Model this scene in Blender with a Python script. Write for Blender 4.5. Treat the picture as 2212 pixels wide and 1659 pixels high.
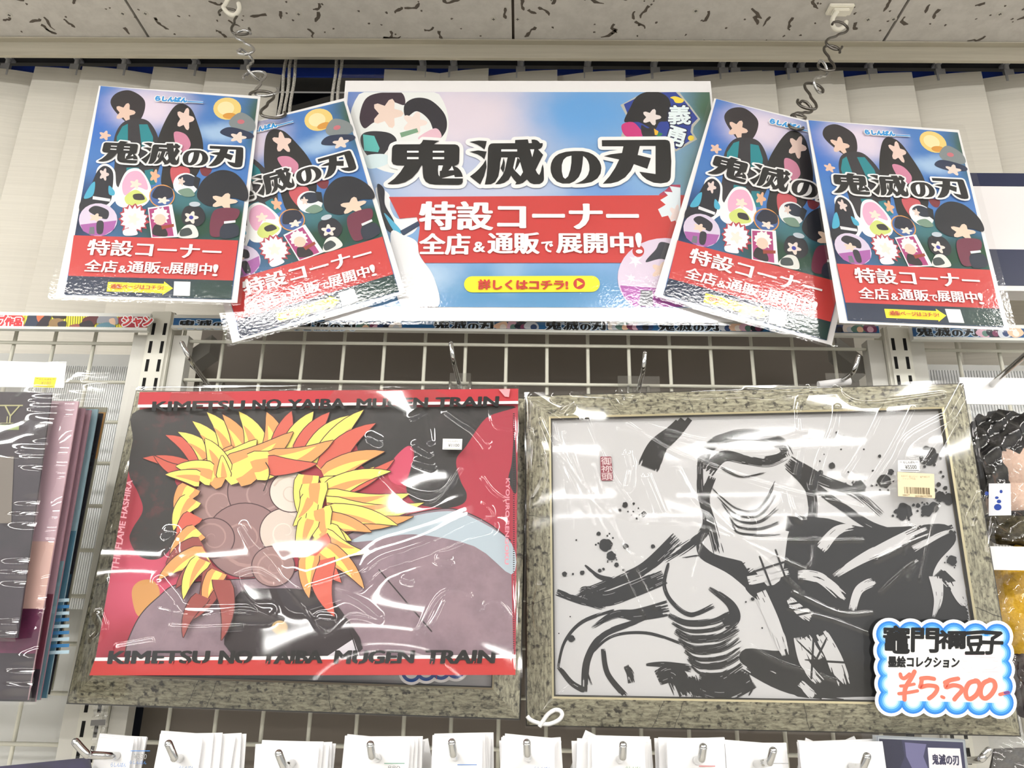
import bpy, bmesh, math, random
import numpy as np
from mathutils import Matrix, Vector

# ------------------------------------------------------------------ camera, world, lamps, exposure
SC = bpy.context.scene
for _o in list(bpy.data.objects):
    bpy.data.objects.remove(_o)
COL = SC.collection
IW, IH = 2212, 1659
FPX = 1643.3                                   # focal length in pixels
PITCH, ROLL, YAW, DIST, EYE = .3176, .01784, -.016896, .87, 1.60
cp_, sp_ = math.cos(PITCH), math.sin(PITCH)
FWD = Vector((math.sin(YAW)*cp_, math.cos(YAW)*cp_, sp_))
R0 = Vector((math.cos(YAW), -math.sin(YAW), 0))
U0 = R0.cross(FWD)
RGT = R0*math.cos(ROLL) + U0*math.sin(ROLL)
UPV = -R0*math.sin(ROLL) + U0*math.cos(ROLL)
CAM = Vector((0, -DIST, EYE))
cam_data = bpy.data.cameras.new('camera')
cam_data.sensor_fit = 'HORIZONTAL'; cam_data.sensor_width = 36
cam_data.lens = FPX/IW*36
cam_data.clip_start = .02; cam_data.clip_end = 100
cam = bpy.data.objects.new('camera', cam_data); COL.objects.link(cam)
M = Matrix((RGT, UPV, -FWD)).transposed().to_4x4(); M.translation = CAM
cam.matrix_world = M
SC.camera = cam

world = bpy.data.worlds.new('shop_ambient'); SC.world = world; world.use_nodes = True
world.node_tree.nodes['Background'].inputs[0].default_value = (1, .985, .96, 1)
world.node_tree.nodes['Background'].inputs[1].default_value = .65
LAMP_E = 38.0
SC.view_settings.view_transform = 'Standard'; SC.view_settings.look = 'None'
SC.view_settings.gamma = 1; SC.view_settings.use_curve_mapping = False
SC.view_settings.exposure = 0.0
SC.cycles.transparent_max_bounces = 32
SC.cycles.max_bounces = 8
SC.cycles.caustics_reflective = False; SC.cycles.caustics_refractive = False

def W3(x, y, Y):
    """point on the vertical plane at depth Y (mesh panels stand at Y=0)"""
    d = RGT*((x-IW/2)/FPX) + UPV*((IH/2-y)/FPX) + FWD
    return CAM + d*((Y+DIST)/d.y)

# ------------------------------------------------------------------ materials
_mats = {}
def lin(c):
    return tuple(((v/255)/12.92 if v/255 <= .04045 else ((v/255+.055)/1.055)**2.4) for v in c) + (1,)
def paint(c, rough=.55, metal=0., spec=.4, key=None):
    k = ('p', tuple(c), rough, metal, spec)
    if k in _mats: return _mats[k]
    m = bpy.data.materials.new('paint_%02x%02x%02x' % tuple(int(v) for v in c)); m.use_nodes = True
    b = m.node_tree.nodes['Principled BSDF']
    b.inputs['Base Color'].default_value = lin(c)
    b.inputs['Roughness'].default_value = rough; b.inputs['Metallic'].default_value = metal
    b.inputs['Specular IOR Level'].default_value = spec
    m.diffuse_color = lin(c)
    _mats[k] = m
    return m
def nodes(m):
    nt = m.node_tree
    def new(t, **kw):
        n = nt.nodes.new(t)
        for a, v in kw.items(): setattr(n, a, v)
        return n
    return nt, new
def blobmat(name, base, blobs, noise=.0, nscale=20, rough=.5):
    """printed ink: soft patches of colour (u, v, ru, rv, colour, strength) in the sheet's own metres"""
    m = bpy.data.materials.new(name); m.use_nodes = True
    nt, new = nodes(m); b = nt.nodes['Principled BSDF']; b.inputs['Roughness'].default_value = rough
    b.inputs['Specular IOR Level'].default_value = .3
    tc = new('ShaderNodeTexCoord'); vec = tc.outputs['Object']
    if noise:
        nz = new('ShaderNodeTexNoise'); nz.inputs['Scale'].default_value = nscale; nz.inputs['Detail'].default_value = 5
        nt.links.new(vec, nz.inputs['Vector'])
        sub = new('ShaderNodeVectorMath', operation='SUBTRACT'); sub.inputs[1].default_value = (.5, .5, .5)
        nt.links.new(nz.outputs['Color'], sub.inputs[0])
        sc = new('ShaderNodeVectorMath', operation='SCALE'); sc.inputs['Scale'].default_value = noise
        nt.links.new(sub.outputs[0], sc.inputs[0])
        ad = new('ShaderNodeVectorMath', operation='ADD')
        nt.links.new(vec, ad.inputs[0]); nt.links.new(sc.outputs[0], ad.inputs[1]); vec = ad.outputs[0]
    last = None
    for bl in blobs:
        u, v, ru, rv, c = bl[:5]; s = bl[5] if len(bl) > 5 else 1
        mp = new('ShaderNodeMapping'); mp.vector_type = 'POINT'
        mp.inputs['Location'].default_value = (-u/ru, -v/rv, 0)
        mp.inputs['Scale'].default_value = (1/ru, 1/rv, 0)
        nt.links.new(vec, mp.inputs['Vector'])
        ln = new('ShaderNodeVectorMath', operation='LENGTH'); nt.links.new(mp.outputs[0], ln.inputs[0])
        mr = new('ShaderNodeMapRange'); mr.interpolation_type = 'SMOOTHSTEP'
        mr.inputs['From Min'].default_value = 1; mr.inputs['From Max'].default_value = .15
        mr.inputs['To Min'].default_value = 0; mr.inputs['To Max'].default_value = s
        nt.links.new(ln.outputs['Value'], mr.inputs['Value'])
        mx = new('ShaderNodeMix', data_type='RGBA')
        nt.links.new(mr.outputs[0], mx.inputs['Factor'])
        if last is None: mx.inputs['A'].default_value = lin(base)
        else: nt.links.new(last, mx.inputs['A'])
        mx.inputs['B'].default_value = lin(c); last = mx.outputs['Result']
    if last is None: b.inputs['Base Color'].default_value = lin(base)
    else: nt.links.new(last, b.inputs['Base Color'])
    return m
def filmmat(name, rough=.05, fac=.08, bump=0., bscale=60., tint=(1, 1, 1), edge=.25):
    """thin clear plastic: lets everything through and mirrors a little, more at a grazing angle"""
    m = bpy.data.materials.new(name); m.use_nodes = True
    nt, new = nodes(m); nt.nodes.remove(nt.nodes['Principled BSDF'])
    out = nt.nodes['Material Output']
    tr = new('ShaderNodeBsdfTransparent'); tr.inputs[0].default_value = (*tint, 1)
    gl = new('ShaderNodeBsdfGlossy'); gl.inputs['Roughness'].default_value = rough
    lw = new('ShaderNodeLayerWeight'); lw.inputs['Blend'].default_value = .35
    mr = new('ShaderNodeMapRange'); mr.inputs['To Min'].default_value = fac; mr.inputs['To Max'].default_value = fac+edge
    nt.links.new(lw.outputs['Facing'], mr.inputs['Value'])
    mx = new('ShaderNodeMixShader'); nt.links.new(mr.outputs[0], mx.inputs[0])
    nt.links.new(tr.outputs[0], mx.inputs[1]); nt.links.new(gl.outputs[0], mx.inputs[2])
    nt.links.new(mx.outputs[0], out.inputs[0])
    if bump:
        nz = new('ShaderNodeTexNoise'); nz.inputs['Scale'].default_value = bscale; nz.inputs['Detail'].default_value = 2
        tc = new('ShaderNodeTexCoord'); nt.links.new(tc.outputs['Object'], nz.inputs['Vector'])
        bp = new('ShaderNodeBump'); bp.inputs['Strength'].default_value = bump; bp.inputs['Distance'].default_value = .001
        nt.links.new(nz.outputs['Fac'], bp.inputs['Height']); nt.links.new(bp.outputs[0], gl.inputs['Normal'])
    return m
def noisemat(name, c1, c2, scale=(20, 20, 20), rough=.5, metal=0., lo=.4, hi=.6, bump=0., detail=6, c3=None, spots=60):
    m = bpy.data.materials.new(name); m.use_nodes = True
    nt, new = nodes(m); b = nt.nodes['Principled BSDF']
    b.inputs['Roughness'].default_value = rough; b.inputs['Metallic'].default_value = metal
    tc = new('ShaderNodeTexCoord'); mp = new('ShaderNodeMapping'); mp.inputs['Scale'].default_value = scale
    nt.links.new(tc.outputs['Object'], mp.inputs['Vector'])
    nz = new('ShaderNodeTexNoise'); nz.inputs['Scale'].default_value = 1; nz.inputs['Detail'].default_value = detail
    nz.inputs['Roughness'].default_value = .7
    nt.links.new(mp.outputs[0], nz.inputs['Vector'])
    mr = new('ShaderNodeMapRange'); mr.inputs['From Min'].default_value = lo; mr.inputs['From Max'].default_value = hi
    nt.links.new(nz.outputs['Fac'], mr.inputs['Value'])
    mx = new('ShaderNodeMix', data_type='RGBA'); nt.links.new(mr.outputs[0], mx.inputs['Factor'])
    mx.inputs['A'].default_value = lin(c1); mx.inputs['B'].default_value = lin(c2); res = mx.outputs['Result']
    if c3:
        n2 = new('ShaderNodeTexNoise'); n2.inputs['Scale'].default_value = spots; n2.inputs['Detail'].default_value = 3
        nt.links.new(tc.outputs['Object'], n2.inputs['Vector'])
        m2 = new('ShaderNodeMapRange'); m2.inputs['From Min'].default_value = .54; m2.inputs['From Max'].default_value = .68
        nt.links.new(n2.outputs['Fac'], m2.inputs['Value'])
        x2 = new('ShaderNodeMix', data_type='RGBA'); nt.links.new(m2.outputs[0], x2.inputs['Factor'])
        nt.links.new(res, x2.inputs['A']); x2.inputs['B'].default_value = lin(c3); res = x2.outputs['Result']
    nt.links.new(res, b.inputs['Base Color'])
    if bump:
        bp = new('ShaderNodeBump'); bp.inputs['Strength'].default_value = bump; bp.inputs['Distance'].default_value = .001
        nt.links.new(nz.outputs['Fac'], bp.inputs['Height']); nt.links.new(bp.outputs[0], b.inputs['Normal'])
    return m
def emitmat(name, c, e):
    m = bpy.data.materials.new(name); m.use_nodes = True
    nt, new = nodes(m); nt.nodes.remove(nt.nodes['Principled BSDF'])
    em = new('ShaderNodeEmission'); em.inputs[0].default_value = (*c, 1); em.inputs[1].default_value = e
    nt.links.new(em.outputs[0], nt.nodes['Material Output'].inputs[0])
    return m

# ------------------------------------------------------------------ object helpers
def obj(name, bm, mats, parent=None, smooth=False):
    me = bpy.data.meshes.new(name)
    bm.to_mesh(me); bm.free()
    for m in (mats if isinstance(mats, (list, tuple)) else [mats]): me.materials.append(m)
    if smooth:
        for p in me.polygons: p.use_smooth = True
    o = bpy.data.objects.new(name, me); COL.objects.link(o)
    if parent is not None: o.parent = parent
    return o
def tag(o, label, cat, group=None, kind=None):
    o['label'] = label; o['category'] = cat
    if group: o['group'] = group
    if kind: o['kind'] = kind
    return o
def struct(o): o['kind'] = 'structure'; return o
def thing(name, label, cat, loc=(0, 0, 0), group=None, mat=None):
    o = bpy.data.objects.new(name, None); COL.objects.link(o)
    if mat is not None: o.matrix_world = mat
    else: o.location = loc
    o.empty_display_size = .02
    return tag(o, label, cat, group)
def box(bm, x0, x1, y0, y1, z0, z1, mi=0):
    vs = [bm.verts.new((x, y, z)) for x in (x0, x1) for y in (y0, y1) for z in (z0, z1)]
    for f in ((0, 1, 3, 2), (4, 6, 7, 5), (0, 4, 5, 1), (2, 3, 7, 6), (0, 2, 6, 4), (1, 5, 7, 3)):
        fc = bm.faces.new([vs[i] for i in f]); fc.material_index = mi
    return bm
def tube(bm, pts, r, n=8, caps=True, mi=0):
    pts = [Vector(p) for p in pts]; rings = []
    rr = r if isinstance(r, (list, tuple)) else [r]*len(pts)
    nrm = None
    for i, p in enumerate(pts):
        t = (pts[min(i+1, len(pts)-1)]-pts[max(i-1, 0)]).normalized()
        if nrm is None:
            nrm = t.orthogonal().normalized()
        else:
            nrm = (nrm - t*nrm.dot(t)); nrm = nrm.normalized() if nrm.length > 1e-9 else t.orthogonal().normalized()
        b = t.cross(nrm)
        rings.append([bm.verts.new(p+(nrm*math.cos(a)+b*math.sin(a))*rr[i]) for a in [2*math.pi*k/n for k in range(n)]])
    for a, b in zip(rings, rings[1:]):
        for k in range(n):
            f = bm.faces.new((a[k], a[(k+1) % n], b[(k+1) % n], b[k])); f.material_index = mi; f.smooth = True
    if caps:
        bm.faces.new(rings[0][::-1]).material_index = mi; bm.faces.new(rings[-1]).material_index = mi
    return bm
def smooth(pts, n=6, closed=True):
    """Catmull-Rom through the points"""
    P = [np.array(p, float) for p in pts]; out = []
    N = len(P); rng = range(N) if closed else range(N-1)
    for i in rng:
        if closed: a, b, c, d = P[(i-1) % N], P[i], P[(i+1) % N], P[(i+2) % N]
        else: a, b, c, d = P[max(i-1, 0)], P[i], P[i+1], P[min(i+2, N-1)]
        for k in range(n):
            t = k/n
            out.append(tuple(.5*((2*b)+(c-a)*t+(2*a-5*b+4*c-d)*t*t+(3*b-a-3*c+d)*t**3)))
    if not closed: out.append(tuple(P[-1]))
    return out
def copy_tree(o, parent=None):
    c = o.copy(); COL.objects.link(c)
    if parent is not None: c.parent = parent
    for ch in list(o.children): copy_tree(ch, c)
    return c

class Plane:
    """a flat sheet's own frame: origin, right, up, and a normal towards the aisle"""
    def __init__(s, x, y, z, rx, ry, rz):
        ca, sa = math.cos(ry), math.sin(ry)
        T = Matrix.Rotation(rz, 3, 'Z') @ Matrix.Rotation(rx, 3, 'X')
        s.X = T @ Vector((ca, 0, sa)); s.Y = T @ Vector((-sa, 0, ca)); s.N = s.X.cross(s.Y)
        s.O = Vector((x, y, z+EYE))
        s.M = Matrix((s.X, s.Y, s.N)).transposed().to_4x4(); s.M.translation = s.O
    def uv(s, x, y):
        d = RGT*((x-IW/2)/FPX) + UPV*((IH/2-y)/FPX) + FWD
        p = CAM + d*((s.O-CAM).dot(s.N)/d.dot(s.N)) - s.O
        return (p.dot(s.X), p.dot(s.Y))
    def crop(s, ox, oy, k):
        return lambda pts: [s.uv(ox+x/k, oy+y/k) for x, y in pts]
def ident(pts): return pts

class Print:
    """flat print on a sheet: polygons in thin layers, one mesh"""
    def __init__(s, z0=.0006, dz=.000015):
        s.bm = bmesh.new(); s.mats = []; s.z = z0; s.dz = dz
    def mi(s, m):
        if m not in s.mats: s.mats.append(m)
        return s.mats.index(m)
    def poly(s, pts, c, up=True):
        m = paint(c) if isinstance(c, tuple) else c
        s.z += s.dz if up else s.dz*.16
        P = []
        for p in pts:
            if not P or abs(p[0]-P[-1][0])+abs(p[1]-P[-1][1]) > 1e-7: P.append(p)
        if len(P) > 1 and abs(P[0][0]-P[-1][0])+abs(P[0][1]-P[-1][1]) < 1e-7: P.pop()
        if len(P) < 3: return
        f = s.bm.faces.new([s.bm.verts.new((x, y, s.z)) for x, y in P]); f.material_index = s.mi(m)
        f.normal_update()
        if f.normal.z < 0: f.normal_flip()
    def mesh(s, verts, faces, c):
        m = paint(c) if isinstance(c, tuple) else c
        s.z += s.dz*.3; i = s.mi(m)
        vs = [s.bm.verts.new((x, y, s.z)) for x, y in verts]
        for f in faces:
            try:
                g = s.bm.faces.new([vs[k] for k in f]); g.material_index = i; g.normal_update()
                if g.normal.z < 0: g.normal_flip()
            except ValueError: pass
    def circle(s, c, r, col, n=20, ry=None, up=True):
        s.poly([(c[0]+r*math.cos(2*math.pi*k/n), c[1]+(ry or r)*math.sin(2*math.pi*k/n)) for k in range(n)], col, up)
    def stroke(s, pts, w, col, cap=True, up=True):
        """ribbon with width w (number or list) along pts"""
        m = paint(col) if isinstance(col, tuple) else col
        s.z += s.dz if up else s.dz*.16
        i = s.mi(m); n = len(pts); P = [Vector((p[0], p[1])) for p in pts]
        ws = w if isinstance(w, (list, tuple)) else [w]*n
        L, Rr = [], []
        for k in range(n):
            t = P[min(k+1, n-1)]-P[max(k-1, 0)]
            if t.length < 1e-9: t = Vector((1, 0))
            t.normalize(); q = Vector((-t.y, t.x))*ws[k]*.5
            L.append(P[k]+q); Rr.append(P[k]-q)
        vl = [s.bm.verts.new((p.x, p.y, s.z)) for p in L]; vr = [s.bm.verts.new((p.x, p.y, s.z)) for p in Rr]
        for k in range(n-1):
            f = s.bm.faces.new((vl[k], vr[k], vr[k+1], vl[k+1])); f.material_index = i; f.normal_update()
            if f.normal.z < 0: f.normal_flip()
        if cap:
            for k in (0, n-1): s.circle((P[k].x, P[k].y), ws[k]*.5, m, 12, up=False)
    def brush(s, pts, w, col, rnd, hairs=16, dry=.5, n=7):
        """ink brush: hairs side by side, ragged ends and dry gaps"""
        C = smooth(pts, n, False); N = len(C)
        ws = w if isinstance(w, (list, tuple)) else [w, w]
        P = [Vector(p) for p in C]
        s.z += s.dz
        for h in range(hairs):
            u = (h+.5)/hairs-.5; e = abs(u)*2
            a = int(rnd.random()**2*N*.10*(1+e)); b = N-int(rnd.random()*N*dry*(.25+.75*e))
            cuts = [(a, b)]
            if rnd.random() < dry*(.2+.8*e):
                m_ = rnd.randint(a, max(a+1, b)); g = rnd.randint(1, max(2, N//6)); cuts = [(a, m_), (m_+g, b)]
            for (i0, i1) in cuts:
                if i1-i0 < 2: continue
                pts2, wid = [], []
                for k in range(i0, min(i1+1, N)):
                    t = P[min(k+1, N-1)]-P[max(k-1, 0)]; t.normalize(); q = Vector((-t.y, t.x))
                    x = k/(N-1)*(len(ws)-1); j = min(int(x), len(ws)-2); W = ws[j]*(1-(x-j))+ws[j+1]*(x-j)
                    pts2.append(P[k]+q*(u*W)); wid.append(W/hairs*1.35)
                wid[-1] *= .3; wid[0] *= .5
                s.stroke(pts2, wid, col, cap=False, up=False)
    def text(s, body, quad, col, xb=0., yb=0.):
        """lettering fitted to the quad TL,TR,BR,BL; xb, yb thicken the strokes (sheet metres)"""
        V, F = glyphs(body)
        TL, TR, BR, BL = [Vector(q) for q in quad]
        ex = (TR-TL).normalized(); ey = (TL-BL).normalized()
        if yb: offs = [(math.cos(a)*xb, math.sin(a)*yb) for a in [k*math.pi/6 for k in range(12)]]+[(0, 0)]
        elif xb: offs = [(-xb, 0), (-xb/2, 0), (0, 0), (xb/2, 0), (xb, 0)]
        else: offs = [(0, 0)]
        P = [(TL*(1-x)+TR*x)*y + (BL*(1-x)+BR*x)*(1-y) for x, y in V]
        for dx, dy in offs:
            s.mesh([tuple(p+ex*dx+ey*dy) for p in P], F, col)
    def build(s, name, parent):
        bmesh.ops.triangulate(s.bm, faces=[f for f in s.bm.faces if len(f.verts) > 4], ngon_method='EAR_CLIP')
        quads = [f for f in s.bm.faces if len(f.verts) == 4]
        bmesh.ops.triangulate(s.bm, faces=quads)
        for f in s.bm.faces:
            f.normal_update()
            if f.normal.z < 0: f.normal_flip()
        return obj(name, s.bm, s.mats, parent)

_gl = {}
def glyphs(body, bold=0.):
    k = (body, bold)
    if k in _gl: return _gl[k]
    cu = bpy.data.curves.new('lettering', 'FONT'); cu.body = body; cu.offset = bold; cu.resolution_u = 3
    cu.fill_mode = 'FRONT'
    o = bpy.data.objects.new('lettering', cu); COL.objects.link(o)
    bpy.context.view_layer.update()
    me = bpy.data.meshes.new_from_object(o.evaluated_get(bpy.context.evaluated_depsgraph_get()))
    V = np.array([v.co[:2] for v in me.vertices]); F = [tuple(p.vertices) for p in me.polygons]
    lo, hi = V.min(0), V.max(0); V = (V-lo)/np.maximum(hi-lo, 1e-6)
    bpy.data.objects.remove(o); bpy.data.curves.remove(cu); bpy.data.meshes.remove(me)
    _gl[k] = (V.tolist(), F)
    return _gl[k]

def sheet(pl, w, h, t=.0006, r=0.):
    bm = bmesh.new()
    if r <= 0: return box(bm, -w/2, w/2, -h/2, h/2, -t, 0)
    P = []
    for (cx, cy, a0) in ((w/2-r, h/2-r, 0), (-w/2+r, h/2-r, 90), (-w/2+r, -h/2+r, 180), (w/2-r, -h/2+r, 270)):
        for k in range(5):
            a = math.radians(a0+k*22.5); P.append((cx+r*math.cos(a), cy+r*math.sin(a)))
    top = [bm.verts.new((x, y, 0)) for x, y in P]; bot = [bm.verts.new((x, y, -t)) for x, y in P]
    bm.faces.new(top); bm.faces.new(bot[::-1]); n = len(P)
    for i in range(n): bm.faces.new((top[i], bot[i], bot[(i+1) % n], top[(i+1) % n]))
    return bm
def hquad(bm, P, y_extra=0): pass

def filmgrid(name, parent, mat, w, h, nx, ny, z0, creases, base=0., seed=1, warp=0., slope=0.):
    """clear film over a sheet: a fine grid lifted along creases (points in sheet metres, height, half width)"""
    xs = np.linspace(-w/2, w/2, nx); ys = np.linspace(-h/2, h/2, ny)
    X, Y = np.meshgrid(xs, ys); Z = z0-slope*Y
    rs = np.random.RandomState(seed)
    if base:
        for _ in range(26):
            a = rs.uniform(0, math.pi); k = rs.uniform(12, 60)
            Z += base*rs.uniform(.2, 1)/(k/20)*np.sin(k*(X*math.cos(a)+Y*math.sin(a))+rs.uniform(0, 6.28))/5
    if warp:
        for _ in range(7):
            a = rs.uniform(0, math.pi); k = rs.uniform(18, 42)
            Z += warp*rs.uniform(.4, 1)*np.sin(k*(X*math.cos(a)+Y*math.sin(a))+rs.uniform(0, 6.28))/2.4
    for pts, hgt, wid in creases:
        d = np.full_like(X, 9.)
        for (ax, ay), (bx, by) in zip(pts, pts[1:]):
            vx, vy = bx-ax, by-ay; L2 = vx*vx+vy*vy+1e-12
            t = np.clip(((X-ax)*vx+(Y-ay)*vy)/L2, 0, 1)
            d = np.minimum(d, np.hypot(X-ax-t*vx, Y-ay-t*vy))
        Z += hgt*np.exp(-(d/wid)**2)
    V = np.stack([X.ravel(), Y.ravel(), Z.ravel()], 1)
    idx = np.arange(nx*ny).reshape(ny, nx)
    F = np.stack([idx[:-1, :-1].ravel(), idx[:-1, 1:].ravel(), idx[1:, 1:].ravel(), idx[1:, :-1].ravel()], 1)
    me = bpy.data.meshes.new(name); me.from_pydata(V.tolist(), [], F.tolist())
    me.materials.append(mat)
    me.polygons.foreach_set('use_smooth', [True]*len(me.polygons))
    o = bpy.data.objects.new(name, me); COL.objects.link(o); o.parent = parent
    return o

# plastics and metals used throughout
CLEAR = filmmat('clear_laminate', .09, .036, bump=.13, bscale=300)
BAG = filmmat('clear_bag', .045, .065)
WRAP = filmmat('shrink_wrap', .05, .065)
GLASS = filmmat('acrylic_pane', .03, .03)
WHITE = paint((238, 236, 236), .5)
CARD = paint((236, 235, 236), .6)
CHROME = paint((200, 200, 198), .14, 1.)
DSTEEL = paint((120, 116, 110), .28, 1.)
LSTEEL = paint((205, 205, 205), .25, 1.)
IVORY = paint((214, 212, 200), .42)

# ------------------------------------------------------------------ the setting
CH = EYE+.93
def WZ(x, y, z):
    d = RGT*((x-IW/2)/FPX) + UPV*((IH/2-y)/FPX) + FWD
    return CAM + d*((z-CAM.z)/d.z)
rnd = random.Random(7)
tile = noisemat('ceiling_board', (206, 202, 196), (196, 192, 186), (40, 40, 40), .9)
fiss = paint((96, 88, 80), .95)
seams = [WZ(328, 92, CH).x + k*.605 for k in range(-6, 8)]
bm = bmesh.new()
for a, b in zip(seams, seams[1:]):
    y1 = .150
    while y1 > -15.5:
        y0 = y1-.60
        box(bm, a+.0022, b-.0022, y0+.0022, y1, CH, CH+.012, 0); y1 = y0
box(bm, seams[0], seams[-1], -15.5, .150, CH+.006, CH+.02, 1)
for k in range(4300):                                       # worm-shaped fissures of the rock wool boards
    x = rnd.uniform(-1.5, 1.5); y = rnd.uniform(-1.3, .146)
    big = rnd.random() < .42
    n = rnd.randint(4, 7) if big else 3
    L = rnd.uniform(.013, .032) if big else rnd.uniform(.002, .005)
    a = math.pi/2+rnd.gauss(0, .5); P = [(x, y)]
    for i in range(n):
        a += rnd.gauss(0, .45); P.append((P[-1][0]+math.cos(a)*L/n, P[-1][1]+math.sin(a)*L/n))
    if P[-1][1] > .148: continue
    w = [rnd.uniform(.0011, .0032) if big else rnd.uniform(.0010, .0021) for _ in P]
    w[-1] *= .4
    vl = []; vr = []
    for i, (px, py) in enumerate(P):
        t = Vector(P[min(i+1, n)])-Vector(P[max(i-1, 0)]); t.normalize()
        vl.append(bm.verts.new((px-t.y*w[i], py+t.x*w[i], CH-.0003))); vr.append(bm.verts.new((px+t.y*w[i], py-t.x*w[i], CH-.0003)))
    for i in range(n):
        bm.faces.new((vl[i], vl[i+1], vr[i+1], vr[i])).material_index = 1
ceiling = struct(obj('ceiling', bm, [tile, fiss]))
for (sx, sy) in ((265, 29), (314, 29), (645, 30), (1066, 41), (1118, 41), (1503, 23), (1875, 42), (1930, 41), (20, 32), (2160, 30)):
    p = WZ(sx, sy, CH); bm = bmesh.new()
    tube(bm, [(p.x, p.y, CH-.0007), (p.x, p.y, CH+.003)], .0052, 16)
    box(bm, p.x-.0024, p.x+.0024, p.y-.0005, p.y+.0005, CH-.001, CH-.0006, 1)
    box(bm, p.x-.0005, p.x+.0005, p.y-.0024, p.y+.0024, CH-.001, CH-.0006, 1)
    obj('screw', bm, [paint((196, 192, 184), .4), paint((70, 66, 62), .6)], ceiling)

fz = W3(1106, 131, .157).z
alu = noisemat('aluminium_angle', (196, 190, 174), (184, 178, 162), (3, 60, 60), .38, .35)
bm = bmesh.new(); box(bm, -3, 3, .151, .157, fz, CH+.015)
box(bm, -3, 3, .141, .151, CH-.0030, CH-.0006)
struct(obj('trim_1', bm, alu))
bm = bmesh.new(); box(bm, -3, 3, .157, .42, CH+.12, CH+.13); box(bm, -3, 3, .157, .16, CH+.015, CH+.12)
struct(obj('trim_2', bm, paint((120, 118, 114), .8)))
bm = bmesh.new(); box(bm, -3, 3, .46, .50, 0, CH+.2)
struct(obj('wall_back', bm, paint((205, 203, 198), .8)))
bm = bmesh.new(); box(bm, -3.6, 3.6, -15.5, .5, -.05, 0)
struct(obj('floor', bm, noisemat('vinyl_floor', (214, 210, 202), (200, 196, 188), (6, 6, 6), .4)))
# window behind the blinds: dark pane in a navy frame
bm = bmesh.new(); box(bm, -2.6, 2.6, .40, .405, EYE-.3, CH+.1)
win = struct(obj('window_1', bm, paint((34, 38, 52), .12)))
bm = bmesh.new()
box(bm, -2.6, 2.6, .375, .40, CH+.005, CH+.028); box(bm, -2.6, 2.6, .375, .40, EYE+.80, EYE+.83)
for x in (-2.6, -1.2, -.33, .9, 2.55): box(bm, x, x+.05, .378, .398, EYE-.3, CH+.1)
obj('window_frame', bm, paint((38, 52, 120), .45), win)

# vertical blinds
blind = thing('vertical_blind', 'cream vertical fabric blinds hanging on a dark head rail under the ceiling edge', 'blind', (0, .22, CH+.03))
def in_blind(name, bm, m, smooth=False):
    o = obj(name, bm, m, blind, smooth); o.matrix_parent_inverse = Matrix.Translation(blind.location).inverted(); return o
bm = bmesh.new()
box(bm, -1.6, 1.6, .205, .235, CH+.028, CH+.062, 0)
box(bm, -1.6, 1.6, .196, .205, CH+.050, CH+.066, 1)
for k in range(330):
    x = -1.6+k*.0098
    v = [bm.verts.new(q) for q in ((x, .2045, CH+.031), (x+.003, .2045, CH+.031), (x+.012, .2045, CH+.046), (x+.009, .2045, CH+.046))]
    bm.faces.new(v).material_index = 2
in_blind('head_rail', bm, [paint((44, 43, 44), .6), paint((120, 120, 126), .4, .4), paint((84, 82, 80), .6)])
bm = bmesh.new(); zb = W3(1106, 163, .236).z; box(bm, -1.6, 1.6, .236, .240, zb-.004, W3(1106, 149, .236).z)
in_blind('rail_liner', bm, paint((40, 66, 160), .45))
fab = noisemat('blind_fabric', (222, 217, 205), (215, 210, 198), (4, 4, 300), .85)
ztop = W3(1106, 158, .22).z
zbot = EYE+.15
spots = [(W3(x, 165, .22).x, +1) for x in (-225, -70, 80, 183, 336, 449)]
xr = W3(1362, 165, .22).x
spots += [(W3(832, 160, .22).x, 1)] + [(W3(902, 160, .22).x+k*.1175, -1) for k in range(0, 6)]
spots += [(W3(1512, 165, .22).x+k*.1175, -1) for k in range(0, 8)]
fr = random.Random(3)
for x0, sgn in spots:
    a = sgn*math.radians(9+fr.uniform(-2, 3)); w = .127; bm = bmesh.new(); L = []
    for k in range(7):
        u = k/6*w; bow = .004*math.sin(math.pi*k/6)
        x = x0+u*math.cos(a)+bow*math.sin(a); y = .22+(u-w/2)*math.sin(a)-bow*math.cos(a)
        L.append((x, y))
    T = [bm.verts.new((x, y, ztop)) for x, y in L]; B = [bm.verts.new((x, y, zbot)) for x, y in L]
    T2 = [bm.verts.new((x, y+.0006, ztop)) for x, y in L]; B2 = [bm.verts.new((x, y+.0006, zbot)) for x, y in L]
    for i in range(6):
        bm.faces.new((B[i], B[i+1], T[i+1], T[i])); bm.faces.new((B2[i+1], B2[i], T2[i], T2[i+1]))
        bm.faces.new((T[i], T[i+1], T2[i+1], T2[i]))
    for i in (0, 6): bm.faces.new((B[i], T[i], T2[i], B2[i]))
    sl = in_blind('slat', bm, fab)
    xm, ym = L[3]
    bm = bmesh.new()
    tube(bm, [(xm, .222, CH+.045), (xm, .222, ztop+.012)], .0042, 10)
    box(bm, xm-.008, xm+.008, .217, .223, ztop-.012, ztop+.012)
    box(bm, xm-.006, xm+.006, .212, .232, CH+.024, CH+.034)
    in_blind('carrier', bm, paint((178, 178, 180), .4))
cordm = noisemat('white_cord', (226, 222, 212), (150, 146, 138), (900, 900, 500), .8)
for x, k in ((618, 0), (629, 1), (640, 2), (727, 3), (738, 4)):
    p = W3(x, 150, .20); bm = bmesh.new(); pts = []
    for i in range(30):
        z = CH+.05-i*.02; pts.append((p.x+.0012*math.sin(i*1.3+k), .195+.001*math.cos(i*.9), z))
    tube(bm, pts, .0028, 8); in_blind('cord', bm, cordm)

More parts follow.
